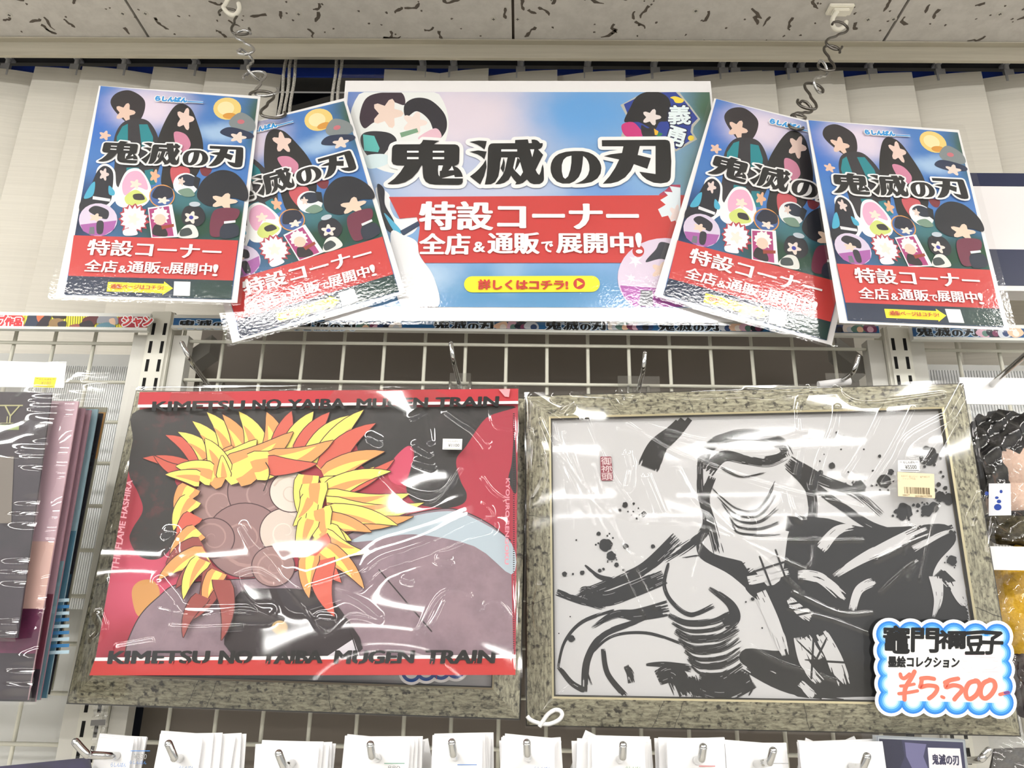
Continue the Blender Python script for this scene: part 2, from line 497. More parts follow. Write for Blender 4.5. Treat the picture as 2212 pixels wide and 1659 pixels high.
# fluorescent ceiling lamps behind the camera: they light the aisle and show in the plastic; the first pair is added to brighten posters and blinds
lampm = emitmat('lamp_diffuser', (1, .985, .95), LAMP_E)
rows = [(-.80, (-1.72, 1.95)), (-1.30, (-.85, .85)), (-3.1, (-3.4, -2.1, -.8, .8, 2.6)), (-5.0, (-2.9, -1.05, .8, 2.4)), (-9.5, (-3.0, -1.4, .6, 2.3)), (-14.2, (-3.2, -1.8, -.3, 1.4, 2.8))]
where = ['added at the side to brighten posters and blinds', 'nearest the shelf', 'second row from the shelf', 'third row from the shelf', 'fourth row from the shelf', 'far row']
for (yy, xs), wh in zip(rows, where):
    for i, xx in enumerate(xs):
        t = thing('fluorescent_lamp', 'long white fluorescent ceiling lamp, %s, number %s from the left' % (wh, ('one', 'two', 'three', 'four', 'five')[i]), 'lamp', (xx, yy, CH), 'ceiling lamps')
        bm = bmesh.new(); box(bm, -.62, .62, -.09, .09, -.03, -.001)
        obj('housing', bm, paint((235, 235, 235), .4), t)
        bm = bmesh.new(); box(bm, -.58, .58, -.06, .06, -.05, -.0305)
        obj('diffuser', bm, lampm, t)

# ------------------------------------------------------------------ the shelf fixture: uprights, mesh panels, back boards, header strips
def backboard(name, x0, x1, m, y0=.075, z1=EYE+.345):
    bm = bmesh.new(); box(bm, x0, x1, y0, y0+.012, EYE-.6, z1); return struct(obj(name, bm, m))
PXL, PXR = W3(350, 675, -.012).x, W3(1938, 715, -.012).x
backboard('wall_left', -1.6, PXL-.002, paint((196, 196, 192), .7))
backboard('wall_middle', PXL+.002, PXR-.002, paint((128, 120, 112), .85), .10, EYE+.40)
backboard('wall_right', PXR+.002, 1.6, paint((196, 196, 192), .7))
slot_dark = paint((16, 15, 14), .9)
for px, lab, ztp in ((PXL, 'ivory slotted steel upright between the yellow strip and the left framed picture', W3(350, 673, -.012).z),
                     (PXR, 'ivory slotted steel upright at the right, below the rightmost poster', W3(1938, 705, -.012).z)):
    t = thing('slotted_upright', lab, 'shelf upright', (px, 0, 0), 'slotted uprights')
    bm = bmesh.new(); box(bm, -.0148, .0148, -.012, .02, .3, ztp)
    bmesh.ops.bevel(bm, geom=[e for e in bm.edges if abs(e.verts[0].co.z-e.verts[1].co.z) > .1], offset=.003, segments=3, affect='EDGES')
    obj('post', bm, IVORY, t)
    bm = bmesh.new(); z = ztp-.0155
    while z > EYE-.45:
        for dx in (-.0070, .0070): box(bm, dx-.0019, dx+.0019, -.01225, -.010, z-.0155, z)
        z -= .0236
    obj('slots', bm, slot_dark, t)
    for sx in (-1, 1):
        bm = bmesh.new(); box(bm, min(sx*.0155, sx*.034), max(sx*.0155, sx*.034), -.004, .012, .3, W3(350, 724, -.004).z if px < 0 else W3(1938, 735, -.004).z)
        obj('side_channel', bm, paint((206, 204, 196), .45), t)
def meshpanel(x0, x1, xs, ztop_, lab):
    t = thing('wire_mesh_panel', lab, 'mesh panel', ((x0+x1)/2, 0, ztop_), 'wire mesh panels')
    bm = bmesh.new(); cx = (x0+x1)/2
    for k in range(15):
        z = -k*.05
        if z+ztop_ < EYE-.42: break
        tube(bm, [(x0-cx, 0, z), (x1-cx, 0, z)], .0022, 8)
    obj('horizontal_wires', bm, paint((214, 212, 198), .4), t)
    bm = bmesh.new()
    for x in xs: tube(bm, [(x-cx, .0042, .022), (x-cx, .0042, EYE-.42-ztop_)], .0022, 8)
    obj('vertical_wires', bm, paint((214, 212, 198), .4), t)
xl = W3(117, 720, 0).x
meshpanel(-1.5, PXL-.035, [xl+.05*k for k in range(-18, 3)], W3(120, 741, 0).z, 'wire mesh panel left of the left slotted upright, behind the hanging bagged files')
meshpanel(PXL+.035, PXR-.035, [-.3726+.05*k for k in range(-1, 16)], EYE+.336, 'wide wire mesh panel between the two uprights, behind the framed pictures')
xq = W3(2071, 745, 0).x
meshpanel(PXR+.035, 1.5, [xq+.05*k for k in range(-1, 17)], W3(2071, 757, 0).z, 'wire mesh panel right of the right slotted upright, behind the bagged plush toys')
for a, b, lab in (((455, 742), (412, 772), 'grey sloping steel bracket behind the mesh beside the left upright'), ((1808, 745), (1868, 790), 'grey sloping steel bracket behind the mesh beside the right upright')):
    bm = bmesh.new(); A, B = W3(*a, .03), W3(*b, .03); n = Vector((0, .03, 0)); u = Vector((0, 0, .012))
    vs = [bm.verts.new(q) for q in (A-u, B-u, B+u, A+u, A-u+n, B-u+n, B+u+n, A+u+n)]
    for f in ((0, 1, 2, 3), (7, 6, 5, 4), (0, 4, 5, 1), (1, 5, 6, 2), (2, 6, 7, 3), (3, 7, 4, 0)): bm.faces.new([vs[i] for i in f])
    tag(obj('shelf_bracket', bm, paint((150, 148, 143), .5)), lab, 'bracket')
# white ribbed sheets leaning behind the outer mesh
for x0, x1, y0, lab in ((60, 292, 790, 'white ribbed plastic sheet behind the mesh at far left, above the bagged files'), (1990, 2300, 800, 'white ribbed plastic sheet behind the mesh at far right')):
    A, B = W3(x0, y0, .05), W3(x1, y0, .05); bm = bmesh.new(); n = 50
    for i in range(n):
        xa, xb = A.x+(B.x-A.x)*i/n, A.x+(B.x-A.x)*(i+.72)/n
        box(bm, xa, xb, .048, .0502, A.z-.3, A.z)
    box(bm, A.x, B.x, .0502, .052, A.z-.3, A.z)
    tag(obj('ribbed_sheet', bm, paint((226, 228, 228), .5)), lab, 'plastic sheet')

# navy and white sign board standing on the fixture at the right
bx0 = W3(2040, 450, .05).x
zt, za, zb, zc, ze = [W3(2160, y, .05).z for y in (374.5, 402.5, 539, 617, 628)]
sg = thing('sign_board', 'white sign board with two navy bands standing behind the rightmost poster', 'sign', (bx0, .05, ze))
bm = bmesh.new(); box(bm, 0, .75, 0, .03, 0, zt-ze); obj('panel', bm, paint((232, 228, 228), .4), sg)
for q0, q1 in ((za, zt), (zc, zb)):
    bm = bmesh.new(); box(bm, 0, .75, -.0006, 0, q0-ze, q1-ze); obj('band', bm, paint((24, 32, 66), .4), sg)

# ------------------------------------------------------------------ the title lettering: strokes as cut polygons
def _A(P): return [(830+x/6.506, 290+y/6.506) for x, y in P]
def _B(P): return [(1150+x/6.506, 290+y/6.506) for x, y in P]
L_BLACK = [
 _A([(550,97),(665,103),(778,112),(740,132),(700,160),(1000,162),(1035,174),(1055,200),(1060,230),(1056,400),(1047,435),(1010,458),(985,466),(1035,490),(1070,525),(1095,570),(1106,612),(1106,690),(1090,718),(1050,730),(720,726),(640,715),(585,683),(555,630),(546,570),(540,458),(525,458),(480,540),(400,630),(300,692),(200,718),(120,722),(50,715),(150,640),(230,550),(290,458),(180,455),(130,440),(108,400),(115,215),(130,180),(170,162),(505,160),(530,135)]),
 _A([(1200,125),(1330,107),(1442,115),(1428,180),(1410,235),(1360,195),(1310,165)]),
 _A([(1200,265),(1320,246),(1440,262),(1424,320),(1408,372),(1365,332),(1310,300)]),
 _A([(1430,375),(1440,480),(1405,610),(1350,725),(1205,612),(1275,560),(1330,510),(1390,440)]),
 _A([(1840,100),(2018,92),(2030,145),(2075,145),(2068,95),(2110,94),(2150,105),(2178,130),(2187,145),(2227,145),(2225,180),(2210,208),(2187,225),(2162,232),(2232,308),(2127,520),(2150,565),(2177,592),(2200,540),(2212,480),(2227,440),(2240,500),(2244,640),(2240,668),(2222,695),(2182,718),(2102,720),(2050,702),(2005,655),(1950,702),(1900,720),(1840,725),(1857,695),(1820,655),(1782,600),(1750,660),(1690,700),(1630,718),(1560,722),(1620,650),(1665,590),(1695,520),(1735,345),(1645,345),(1630,420),(1625,500),(1605,610),(1560,690),(1500,722),(1415,725),(1440,600),(1450,480),(1460,215),(1475,172),(1500,152),(1530,147),(1838,145)]),
 _A([(1680,350),(1697,420),(1692,500),(1672,560),(1635,495),(1660,430)]),
 _B([(590,255),(700,256),(790,275),(850,305),(900,345),(940,400),(960,450),(967,495),(955,570),(910,640),(830,690),(720,712),(590,717),(650,695),(700,670),(745,635),(780,585),(800,520),(796,450),(780,400),(755,360),(712,325),(700,450),(685,540),(650,620),(590,680),(520,712),(420,712),(340,682),(285,620),(258,550),(253,490),(262,430),(285,375),(320,330),(370,295),(470,265)]),
 _B([(972,103),(1860,97),(1895,103),(1920,120),(1932,160),(1947,400),(1938,620),(1925,665),(1890,695),(1800,710),(1700,700),(1600,655),(1540,605),(1498,545),(1725,578),(1725,185),(1505,185),(1475,310),(1660,355),(1610,505),(1422,440),(1380,530),(1300,625),(1200,685),(1100,710),(985,715),(1080,610),(1160,490),(1215,375),(1000,328),(1100,300),(1255,282),(1275,190),(975,190)])]
L_WHITE = [_A(p) for p in ([(325,252),(487,252),(487,278),(325,278)], [(325,340),(487,340),(487,369),(325,369)], [(685,252),(845,252),(845,278),(685,278)], [(685,340),(845,340),(845,369),(685,369)],
  [(765,458),(828,458),(808,530),(783,535),(782,612),(765,590),(758,520)], [(955,462),(980,525),(905,528),(935,500)], [(810,638),(985,592),(995,622),(1108,618),(1108,640)],
  [(1645,232),(1868,232),(1868,262),(1645,262)], [(1845,345),(1872,345),(1855,420),(1832,530),(1812,490)], [(1908,410),(1950,550),(1915,608),(1838,530),(1880,470)], [(1874,347),(1890,345),(1904,378)], [(2050,232),(2108,232),(2080,342)])]
L_WHITE.append(_B([(547,320),(545,420),(530,520),(500,610),(460,645),(430,620),(412,540),(412,450),(435,380),(480,338)]))
LBOX = (837.7, 304.1, 1449.3, 401.7)           # left, top, right, bottom of the title in the banner's own layout
def logo(pr, f, halo, hw, ink=(17, 17, 17), white=(244, 243, 242)):
    """f maps layout points to sheet points; halo = colour of the outline, hw = its width in sheet metres"""
    if halo:
        pr.z += pr.dz
        for P in L_BLACK:
            q = [f(p) for p in P]
            for a, b in zip(q, q[1:]+q[:1]): pr.stroke([a, b], hw*2, halo, cap=False, up=False)
            for a in q: pr.circle(a, hw, halo, 14, up=False)
            pr.poly(q, halo, up=False)
    pr.z += pr.dz
    for P in L_BLACK: pr.poly([f(p) for p in P], ink, up=False)
    pr.z += pr.dz
    for P in L_WHITE: pr.poly([f(p) for p in P], white, up=False)
def boxmap(quad):
    """title layout -> quad TL,TR,BR,BL"""
    TL, TR, BR, BL = [Vector(q) for q in quad]
    def f(p):
        u = (p[0]-LBOX[0])/(LBOX[2]-LBOX[0]); v = (p[1]-LBOX[1])/(LBOX[3]-LBOX[1])
        r = (TL*(1-u)+TR*u)*(1-v)+(BL*(1-u)+BR*u)*v
        return (r.x, r.y)
    return f

# ------------------------------------------------------------------ posters and banner
POSE = {'p1': (-.4349, -.0785, .5009, -.0480, .0372, .1353), 'p4': (.4426, -.0760, .4697, -.0505, .0060, .0953),
        'p2': (-.2867, -.0540, .4846, -.0010, .3319, .0217), 'p3': (.2951, -.0540, .4892, .0000, -.3089, -.0376),
        'ban': (.0018, -.0400, .5229, .0042, .0124, .0075), 'frL': (-.2222, -.0670, .0901, -.0509, -.0125, -.0181),
        'frR': (.2261, -.1050, .0829, .0463, .0094, -.1068), 'fold': (-.2052, -.1050, .1019, -.0516, .0218, .0173)}
RED = (200, 58, 56); INK = (17, 17, 17); PW = (243, 242, 241); YEL = (250, 232, 40)
def rect(f, tl, br):
    a, b = f([tl, br]); return [(a[0], a[1]), (b[0], a[1]), (b[0], b[1]), (a[0], b[1])]
def ell(cx, cy, rx, ry, n=22): return [(cx+rx*math.cos(2*math.pi*k/n), cy+ry*math.sin(2*math.pi*k/n)) for k in range(n)]
def burst(cx, cy, r, n, k=.72, seed=0):
    q = random.Random(seed)
    return [(cx+r*(1 if i % 2 else k)*q.uniform(.9, 1.08)*math.cos(math.pi*i/n), cy+r*(1 if i % 2 else k)*q.uniform(.9, 1.08)*math.sin(math.pi*i/n)) for i in range(2*n)]
XB = .004
def flower(cx, cy, rx, ry, n=30, k=5, ph=0.):
    return [(cx+rx*(.82+.26*math.cos(k*a+ph))*math.cos(a), cy+ry*(.82+.26*math.cos(k*a+ph))*math.sin(a)) for a in [2*math.pi*i/n for i in range(n)]]
def slogan(pr, f, l1, pieces, w, col=PW):
    pr.text('特設コーナー', rect(f, *l1), col, w, w*.35)
    for s, a, b in pieces: pr.text(s, rect(f, a, b), col, w*(.62 if len(s) > 1 else .3), w*.25)

P1 = Plane(*POSE['p1'])
f1 = P1.crop(120, 170, 3.319)
PH = .2965; PWD = .1962
def px1(x, y): return f1([(x, y)])[0]
mm = abs(px1(1100, 700)[0]-px1(1000, 700)[0])/100             # metres per crop pixel
def B1(x, y, rx, ry, c, s=1): u, v = px1(x, y); return (u, v, rx*mm, ry*mm, c, s)
sky1 = blobmat('poster_sky_print', (70, 122, 190), [B1(300, 250, 330, 420, (58, 112, 196)), B1(680, 200, 460, 330, (226, 212, 228)), B1(1180, 380, 300, 130, (176, 205, 232), .8),
    B1(1480, 240, 260, 330, (58, 92, 74)), B1(1480, 470, 200, 160, (44, 96, 110)), B1(150, 980, 360, 520, (14, 34, 74)), B1(900, 1060, 800, 420, (16, 66, 46)), B1(980, 860, 260, 190, (60, 118, 118), .8),
    B1(1300, 1040, 300, 300, (22, 74, 42))], .02, 30)
foot1 = blobmat('poster_foot_print', (26, 40, 66), [B1(1150, 1520, 420, 220, (24, 58, 52))], .02, 40)

tA = thing('poster', 'x', 'poster', group=None, mat=P1.M)
obj('paper', sheet(P1, PWD, PH), WHITE, tA)
pr = Print()
pr.poly(f1([(325,55),(1450,147),(1262,1585),(65,1550)]), sky1)
D = [((40, 34, 38), smooth([(395,170),(440,105),(540,88),(640,160),(620,280),(540,330),(440,250)])), ((228, 196, 178), flower(500, 245, 70, 66)),
     ((46, 44, 50), smooth([(420,440),(470,330),(560,290),(670,310),(745,450),(745,640),(640,780),(430,770),(425,600)])),
     ((18, 132, 142), [(440,420),(480,345),(520,325),(520,500),(440,500)]), ((18, 132, 142), [(600,330),(660,330),(700,420),(700,500),(620,500)]), ((18, 132, 142), [(510,640),(600,640),(590,760),(510,760)]), ((16, 118, 130), [(640,660),(700,650),(720,760),(650,770)]),
     ((226, 176, 142), flower(712, 700, 36, 48)), ((226, 190, 170), flower(355, 410, 42, 34)),
     ((26, 24, 26), smooth([(730,470),(790,300),(870,190),(960,205),(1015,310),(1060,500),(1010,700),(850,790),(760,760),(770,600)])), ((232, 204, 192), flower(930, 292, 62, 78)),
     ((206, 130, 158), smooth([(850,390),(930,400),(970,470),(940,520),(880,520)])), ((196, 84, 92), smooth([(830,640),(960,650),(930,770),(850,770)])), ((120, 40, 50), smooth([(1040,640),(1120,650),(1090,700),(1050,690)])),
     ((236, 206, 122), ell(1232, 218, 100, 80)), ((244, 226, 172), ell(1222, 215, 60, 48)), ((214, 150, 60), ell(1250, 270, 50, 22)), ((128, 136, 138), smooth([(1250,300),(1330,245),(1420,300),(1425,370),(1340,380),(1260,350)])), ((200, 110, 120), ell(1330, 312, 26, 16)), ((30, 44, 74), smooth([(1180,390),(1250,350),(1400,390),(1410,430),(1280,430)])), ((232, 214, 202), flower(1310, 425, 58, 40)),
     (PW, smooth([(300,650),(360,612),(425,660),(440,770),(490,810),(400,910),(370,935),(300,760)])), ((26, 28, 40), smooth([(300,670),(355,628),(412,670),(410,790),(380,900),(200,960),(175,900),(250,780)])), ((70, 168, 200), smooth([(250,770),(285,745),(270,840),(205,860)])), ((70, 168, 200), smooth([(385,770),(425,810),(420,840),(385,830)])), ((225, 205, 200), flower(350, 690, 34, 44)), ((226, 226, 230), [(270,845),(395,865),(392,885),(268,868)]),
     (PW, smooth([(470,740),(520,660),(600,650),(660,720),(690,820),(640,910),(500,930),(430,880)])), ((232, 172, 200), smooth([(480,760),(525,680),(600,668),(650,730),(660,800),(580,780),(500,840)])), ((206, 216, 120), smooth([(500,850),(580,800),(660,870),(600,905),(520,905)])), ((244, 222, 206), flower(575, 760, 42, 34)), ((50, 46, 50), smooth([(560,835),(620,830),(640,870),(570,870)])),
     ((214, 200, 222), ell(308, 1015, 138, 118)), ((166, 92, 164), [(180,1050),(440,1020),(420,1085),(350,1128),(260,1128),(200,1095)]), ((38, 38, 48), smooth([(240,950),(290,915),(380,950),(370,1010),(300,990)])), ((232, 204, 186), flower(290, 1000, 46, 30)), ((44, 44, 54), smooth([(300,1030),(345,1030),(340,1110),(300,1110)])), ((110, 112, 120), [(248,1068),(280,1066),(282,1118),(240,1118)]),
     ((176, 60, 74), burst(562, 1010, 116, 15, .8, 1)), ((226, 236, 244), burst(562, 1010, 100, 15, .76, 2)), ((242, 226, 216), flower(562, 1012, 44, 44)), ((232, 236, 242), smooth([(490,1090),(560,1075),(590,1120),(500,1128)])),
     ((220, 150, 70), ell(765, 845, 92, 82)), ((60, 96, 156), ell(765, 845, 84, 75)), ((30, 34, 52), smooth([(695,850),(740,775),(830,790),(840,850),(770,870)])), ((236, 222, 210), flower(775, 878, 44, 26)),
     ((232, 236, 238), ell(935, 762, 90, 82)), ((34, 44, 62), smooth([(880,720),(940,690),(1010,720),(1000,770),(930,770)])), ((118, 146, 128), smooth([(880,810),(960,790),(1000,840),(930,850)])), ((226, 206, 196), flower(905, 742, 24, 30)), ((24, 30, 40), [(1000,700),(1040,720),(1020,800),(990,770)]),
     (PW, [(664,930),(838,905),(880,1140),(690,1150)]), ((170, 60, 120), [(672,940),(815,918),(850,1132),(698,1140)]), ((240, 236, 232), burst(755, 990, 66, 12, .8, 4)), ((236, 200, 180), ell(752, 1015, 42, 40)), ((36, 28, 34), smooth([(700,1120),(720,1050),(790,1080),(800,1135)])), ((150, 60, 40), [(760,1060),(850,1045),(852,1066),(766,1086)]),
     ((30, 32, 42), smooth([(905,990),(940,920),(1040,925),(1075,1000),(1030,1060),(930,1050)])), ((238, 220, 210), flower(975, 1000, 50, 44)), ((52, 60, 160), ell(975, 1000, 16, 14)), ((226, 226, 220), smooth([(930,1060),(1000,1060),(1020,1140),(880,1140)])), ((60, 70, 70), smooth([(900,1090),(960,1075),(980,1120),(900,1135)])), ((190, 200, 210), ell(1000, 905, 40, 18)),
     ((24, 28, 38), smooth([(1040,760),(1110,690),(1200,660),(1300,690),(1375,790),(1370,880),(1260,860),(1120,920),(1020,860)])), ((236, 206, 184), flower(1210, 885, 92, 58)),
     ((110, 42, 66), smooth([(1140,950),(1310,940),(1300,1010),(1210,1040),(1190,1130),(1110,1120)])), ((32, 42, 60), smooth([(1195,1060),(1300,1050),(1310,1130),(1190,1150)])), ((230, 232, 234), [(1210,1028),(1292,1020),(1292,1036),(1210,1046)])]
for c, P in D: pr.poly(f1(P), c)
pr.poly(f1([(135,1128),(1312,1165),(1275,1452),(95,1418)]), RED)
pr.poly(f1([(95,1418),(1275,1452),(1262,1585),(65,1550)]), foot1)
pr.poly(f1([(380,1462),(780,1475),(782,1458),(845,1508),(768,1556),(770,1543),(370,1530)]), YEL)
pr.poly(f1([(853,1458),(970,1461),(965,1562),(848,1559)]), PW)
pr.build('printed_picture', tA)
pr = Print(pr.z+.0002)
lq = [px1(312, 447), px1(1357, 484), px1(1335, 640), px1(284, 602)]
lq = [(lq[3][0]+.004, lq[0][1]), (lq[1][0], lq[0][1]+.001), (lq[1][0]+.001, lq[3][1]+.001), (lq[3][0]+.004, lq[3][1])]
logo(pr, boxmap(lq), PW, .0024)
for col, bold in ((PW, .0018), ((40, 150, 220), .0007)):
    pr.text('らしんばん', rect(f1, (726, 136), (944, 182)), col, bold, bold)
    pr.stroke([px1(950, 176), px1(1062, 182)], .0032 if col == PW else .0018, col, cap=False)
slogan(pr, f1, ((252, 1160), (1182, 1308)), [('全店', (228, 1306), (440, 1400)), ('&', (465, 1350), (510, 1402)), ('通販', (532, 1316), (750, 1408)), ('で', (762, 1358), (815, 1408)), ('展開中', (828, 1324), (1118, 1418)), ('!', (1138, 1342), (1164, 1426))], .00085)
pr.text('通販ページはコチラ!', rect(f1, (406, 1480), (776, 1526)), (188, 52, 40), .0002, .0001)
pr.build('lettering', tA)
zf = pr.z+.0006
def laminate(parent, w, h, z, name='laminate'):
    bm = bmesh.new(); r = .004; P = []
    for (cx, cy, a0) in ((w/2-r, h/2-r, 0), (-w/2+r, h/2-r, 90), (-w/2+r, -h/2+r, 180), (w/2-r, -h/2+r, 270)):
        for k in range(5):
            a = math.radians(a0+k*22.5); P.append((cx+r*math.cos(a), cy+r*math.sin(a)))
    bm.faces.new([bm.verts.new((x, y, z)) for x, y in P])
    return obj(name, bm, CLEAR, parent)
laminate(tA, PWD+.011, PH+.011, zf)
tag(tA, 'laminated portrait poster at far left, overlapping the poster tilted counterclockwise', 'poster')
for k, lab, sh, sw in (('p2', 'laminated portrait poster tilted counterclockwise, between the far left poster and the wide banner', .2908/PH, .2071/PWD),
                   ('p3', 'laminated poster tilted clockwise, right of the wide banner, under the right chain', .2911/PH, .2083/PWD),
                   ('p4', 'laminated portrait poster at far right, in front of the navy banded sign board', .2759/PH, .1973/PWD)):
    c = copy_tree(tA); c.matrix_world = Plane(*POSE[k]).M @ Matrix.Diagonal((sw, sh, 1, 1)); c['label'] = lab

PB = Plane(*POSE['ban'])
tB = thing('banner_poster', 'wide laminated landscape banner with big black title, in the middle', 'banner', mat=PB.M)
BH = .3426; BW = .4820
obj('paper', sheet(PB, BW, BH), WHITE, tB)
b2 = PB.crop(740, 0, 2.989); b5 = PB.crop(740, 400, 2.989); b0 = PB.crop(0, 0, 1); b8 = PB.crop(1340, 180, 7.543)
u0, v0 = PB.uv(752.5, 199); u1, v1 = PB.uv(1532.5, 199.5); v2 = PB.uv(1100, 664)[1]
mb = (u1-u0)/780
def BB(x, y, rx, ry, c, s=1): u, v = PB.uv(x, y); return (u, v, rx*mb, ry*mb, c, s)
skyb = blobmat('banner_sky_print', (128, 170, 216), [BB(770, 230, 160, 140, (40, 110, 190)), BB(1000, 250, 330, 190, (226, 214, 226)), BB(1260, 240, 190, 130, (100, 162, 222)), BB(1540, 230, 120, 160, (70, 104, 82)),
    BB(1540, 380, 150, 160, (110, 146, 152)), BB(1020, 410, 320, 110, (206, 208, 228), .8), BB(1300, 412, 100, 50, (104, 148, 212), .7), BB(1120, 630, 420, 80, (84, 146, 192), .9), BB(930, 600, 90, 60, (190, 214, 236), .7), BB(1100, 590, 50, 70, (176, 206, 232), .4)], .03, 26)
pr = Print()
pr.poly([(u0, v0), (u1, v0), (u1, v2), (u0, v2)], skyb)
cl = [(x, max(y, 597)) for x, y in ell(365, 800, 320, 322, 40)]
D = [(b2, (236, 238, 236), cl), (b2, (52, 34, 50), [(x, max(y, 600)) for x, y in smooth([(110,760),(150,640),(250,600),(380,600),(400,680),(300,660),(250,760),(190,800),(140,830)])]), (b2, (236, 212, 198), flower(290, 735, 98, 92)),
     (b2, (34, 32, 42), smooth([(400,680),(470,635),(570,650),(660,740),(670,840),(610,900),(560,780),(480,720),(410,760)])), (b2, (240, 222, 214), flower(465, 795, 78, 70)), (b2, (232, 190, 204), smooth([(500,880),(600,830),(640,880),(600,905),(500,905)])), (b2, (120, 158, 128), [(370,860),(480,830),(490,855),(380,890)]),
     (b2, (36, 36, 44), smooth([(120,880),(180,850),(300,860),(350,910),(300,960),(240,1030),(200,1050),(130,960)])), (b2, (92, 186, 180), [(132,870),(205,880),(240,960),(230,985),(140,975)]), (b2, (214, 232, 236), smooth([(150,1010),(280,1000),(290,1060),(170,1090)])),
     (b5, (240, 242, 244), smooth([(215,20),(300,60),(310,150),(360,220),(480,200),(490,260),(440,320),(330,330),(250,180)])), (b5, (32, 34, 46), smooth([(225,0),(270,30),(275,130),(330,230),(340,310),(280,280),(240,120)])), (b5, (84, 178, 214), smooth([(270,190),(300,210),(380,300),(340,310)])), (b5, (44, 62, 90), [(372,300),(490,235),(500,262),(392,330)]),
     (b5, (238, 238, 240), smooth([(310,330),(400,330),(480,370),(500,460),(590,600),(615,790),(380,790)])), (b5, (232, 180, 208), smooth([(315,360),(400,360),(480,420),(500,520),(450,490),(380,560)])), (b5, (218, 222, 130), smooth([(350,450),(440,440),(450,500),(380,520)])), (b5, (228, 160, 204), smooth([(450,520),(540,560),(540,610),(480,660),(400,640)])), (b5, (206, 216, 110), smooth([(490,650),(540,650),(530,740),(470,740)])), (b5, (226, 178, 200), ell(560, 638, 18, 16)), (b5, (232, 190, 214), smooth([(540,700),(600,690),(606,780),(530,780)])),
     (b8, (186, 186, 176), [(0,360),(40,340),(300,200),(420,137),(960,137),(1050,270),(1120,350),(1300,590),(1190,720),(1180,810),(1250,920),(900,1120),(700,900),(0,900),(110,560),(60,470)]), (b8, (36, 62, 150), [(55,350),(430,160),(900,150),(1030,280),(1260,580),(1160,680),(1140,800),(1200,900),(910,1080),(680,880),(100,880),(130,540)]),
     (b8, (26, 26, 30), [(x, max(y, 140)) for x, y in smooth([(60,620),(160,400),(260,230),(420,150),(620,150),(790,260),(820,480),(760,620),(640,640),(560,760),(420,700),(300,640),(160,640)])]), (b8, (232, 220, 216), flower(505, 560, 150, 130)), (b8, (204, 50, 124), smooth([(20,690),(200,640),(340,780),(350,870),(90,870)])), (b8, (40, 38, 44), smooth([(340,690),(440,740),(540,720),(570,870),(370,870)])), (b8, (240, 186, 50), [(545,745),(620,790),(600,850),(560,850)]), (b8, (40, 130, 80), [(625,800),(690,830),(640,880),(580,880)]),
     (b8, (246, 216, 70), smooth([(810,240),(880,220),(960,240),(1030,280),(1000,325),(900,325),(860,270)])), (b8, (246, 216, 70), ell(1148, 900, 50, 44)),
     (b5, (176, 60, 90), [(2030,150),(2045,60),(2085,35),(2120,0),(2180,0),(2180,330),(2120,330),(2060,230)]), (b5, (226, 236, 242), [(2035,160),(2085,130),(2050,100),(2100,70),(2075,45),(2130,50),(2110,10),(2180,20),(2180,220),(2120,240),(2100,200),(2060,210)]), (b5, (238, 220, 216), flower(2150, 190, 42, 60)),
     (b5, (222, 206, 226), [(x, min(y, 788)) for x, y in ell(2080, 600, 305, 255, 36)]), (b5, (176, 92, 172), [(1788,650),(2200,680),(2200,788),(1880,788),(1815,720)]), (b5, (50, 52, 64), smooth([(1955,500),(2020,420),(2060,370),(2180,420),(2180,520),(2060,480)])), (b5, (236, 208, 190), flower(2055, 555, 62, 56)), (b5, (120, 122, 130), [(1925,680),(2000,685),(2005,785),(1910,785)]), (b5, (238, 234, 240), burst(1890, 490, 48, 6, .4, 1)), (b5, (238, 234, 240), burst(1862, 604, 30, 6, .4, 2))]
for fn, c, P in D:
    P2 = [(min(max(u, u0), u1), min(max(v, v2), v0)) for u, v in fn(P)]
    pr.poly(P2, c)
for s, q in (('義', [(795,372),(1125,372),(1140,675),(780,675)]), ('勇', [(800,690),(1085,775),(1000,1055),(715,970)])):
    for col, bold in (((20, 28, 70), .0022), ((232, 244, 246), .0008)): pr.text(s, b8(q), col, bold, bold)
for (x0, x1, y1) in ((640, 700, 160), (740, 830, 330)): pass
pr.poly(b5([(300,80),(2250,68),(2190,505),(530,505),(480,420),(500,280),(480,210),(370,220)]), RED)
for fn, c, P in D[-9:]:
    if fn is b5: pr.poly([(min(max(u, u0), u1), min(max(v, v2), v0)) for u, v in fn(P)], c)
for fn, c, P in D[11:15]: pr.poly([(min(max(u, u0), u1), min(max(v, v2), v0)) for u, v in fn(P)], c)
pr.poly(b5(ell(1908, 430, 38, 38)), RED)
pl_ = [(785+52*(1-math.cos(a)), 644-52*math.sin(a)) for a in np.linspace(-math.pi/2, math.pi/2, 12)]
pl_ = [(837-52*math.cos(a), 644-52*math.sin(a)*1) for a in np.linspace(-math.pi/2, math.pi/2, 12)] + [(1608+52*math.cos(a), 641-52*math.sin(a)) for a in np.linspace(math.pi/2, -math.pi/2, 12)]
pr.poly(b5(pl_), YEL)
pr.poly(b5(ell(1527, 640, 38, 36)), (198, 54, 44)); pr.poly(b5([(1512,618),(1552,640),(1512,662)]), YEL)
pr.build('printed_picture', tB)
pr = Print(pr.z+.0002)
logo(pr, lambda p: PB.uv(*p), PW, .0052)
slogan(pr, b5, ((510, 115), (1905, 298)), [('全店', (505, 320), (818, 455)), ('&', (848, 375), (918, 438)), ('通販', (944, 315), (1266, 450)), ('で', (1285, 372), (1356, 440)), ('展開中', (1382, 315), (1872, 446)), ('!', (1888, 318), (1932, 448))], .0022)
pr.text('詳しくはコチラ!', rect(b5, (880, 618), (1452, 682)), (198, 54, 44), .0008, .0004)
pr.build('lettering', tB)
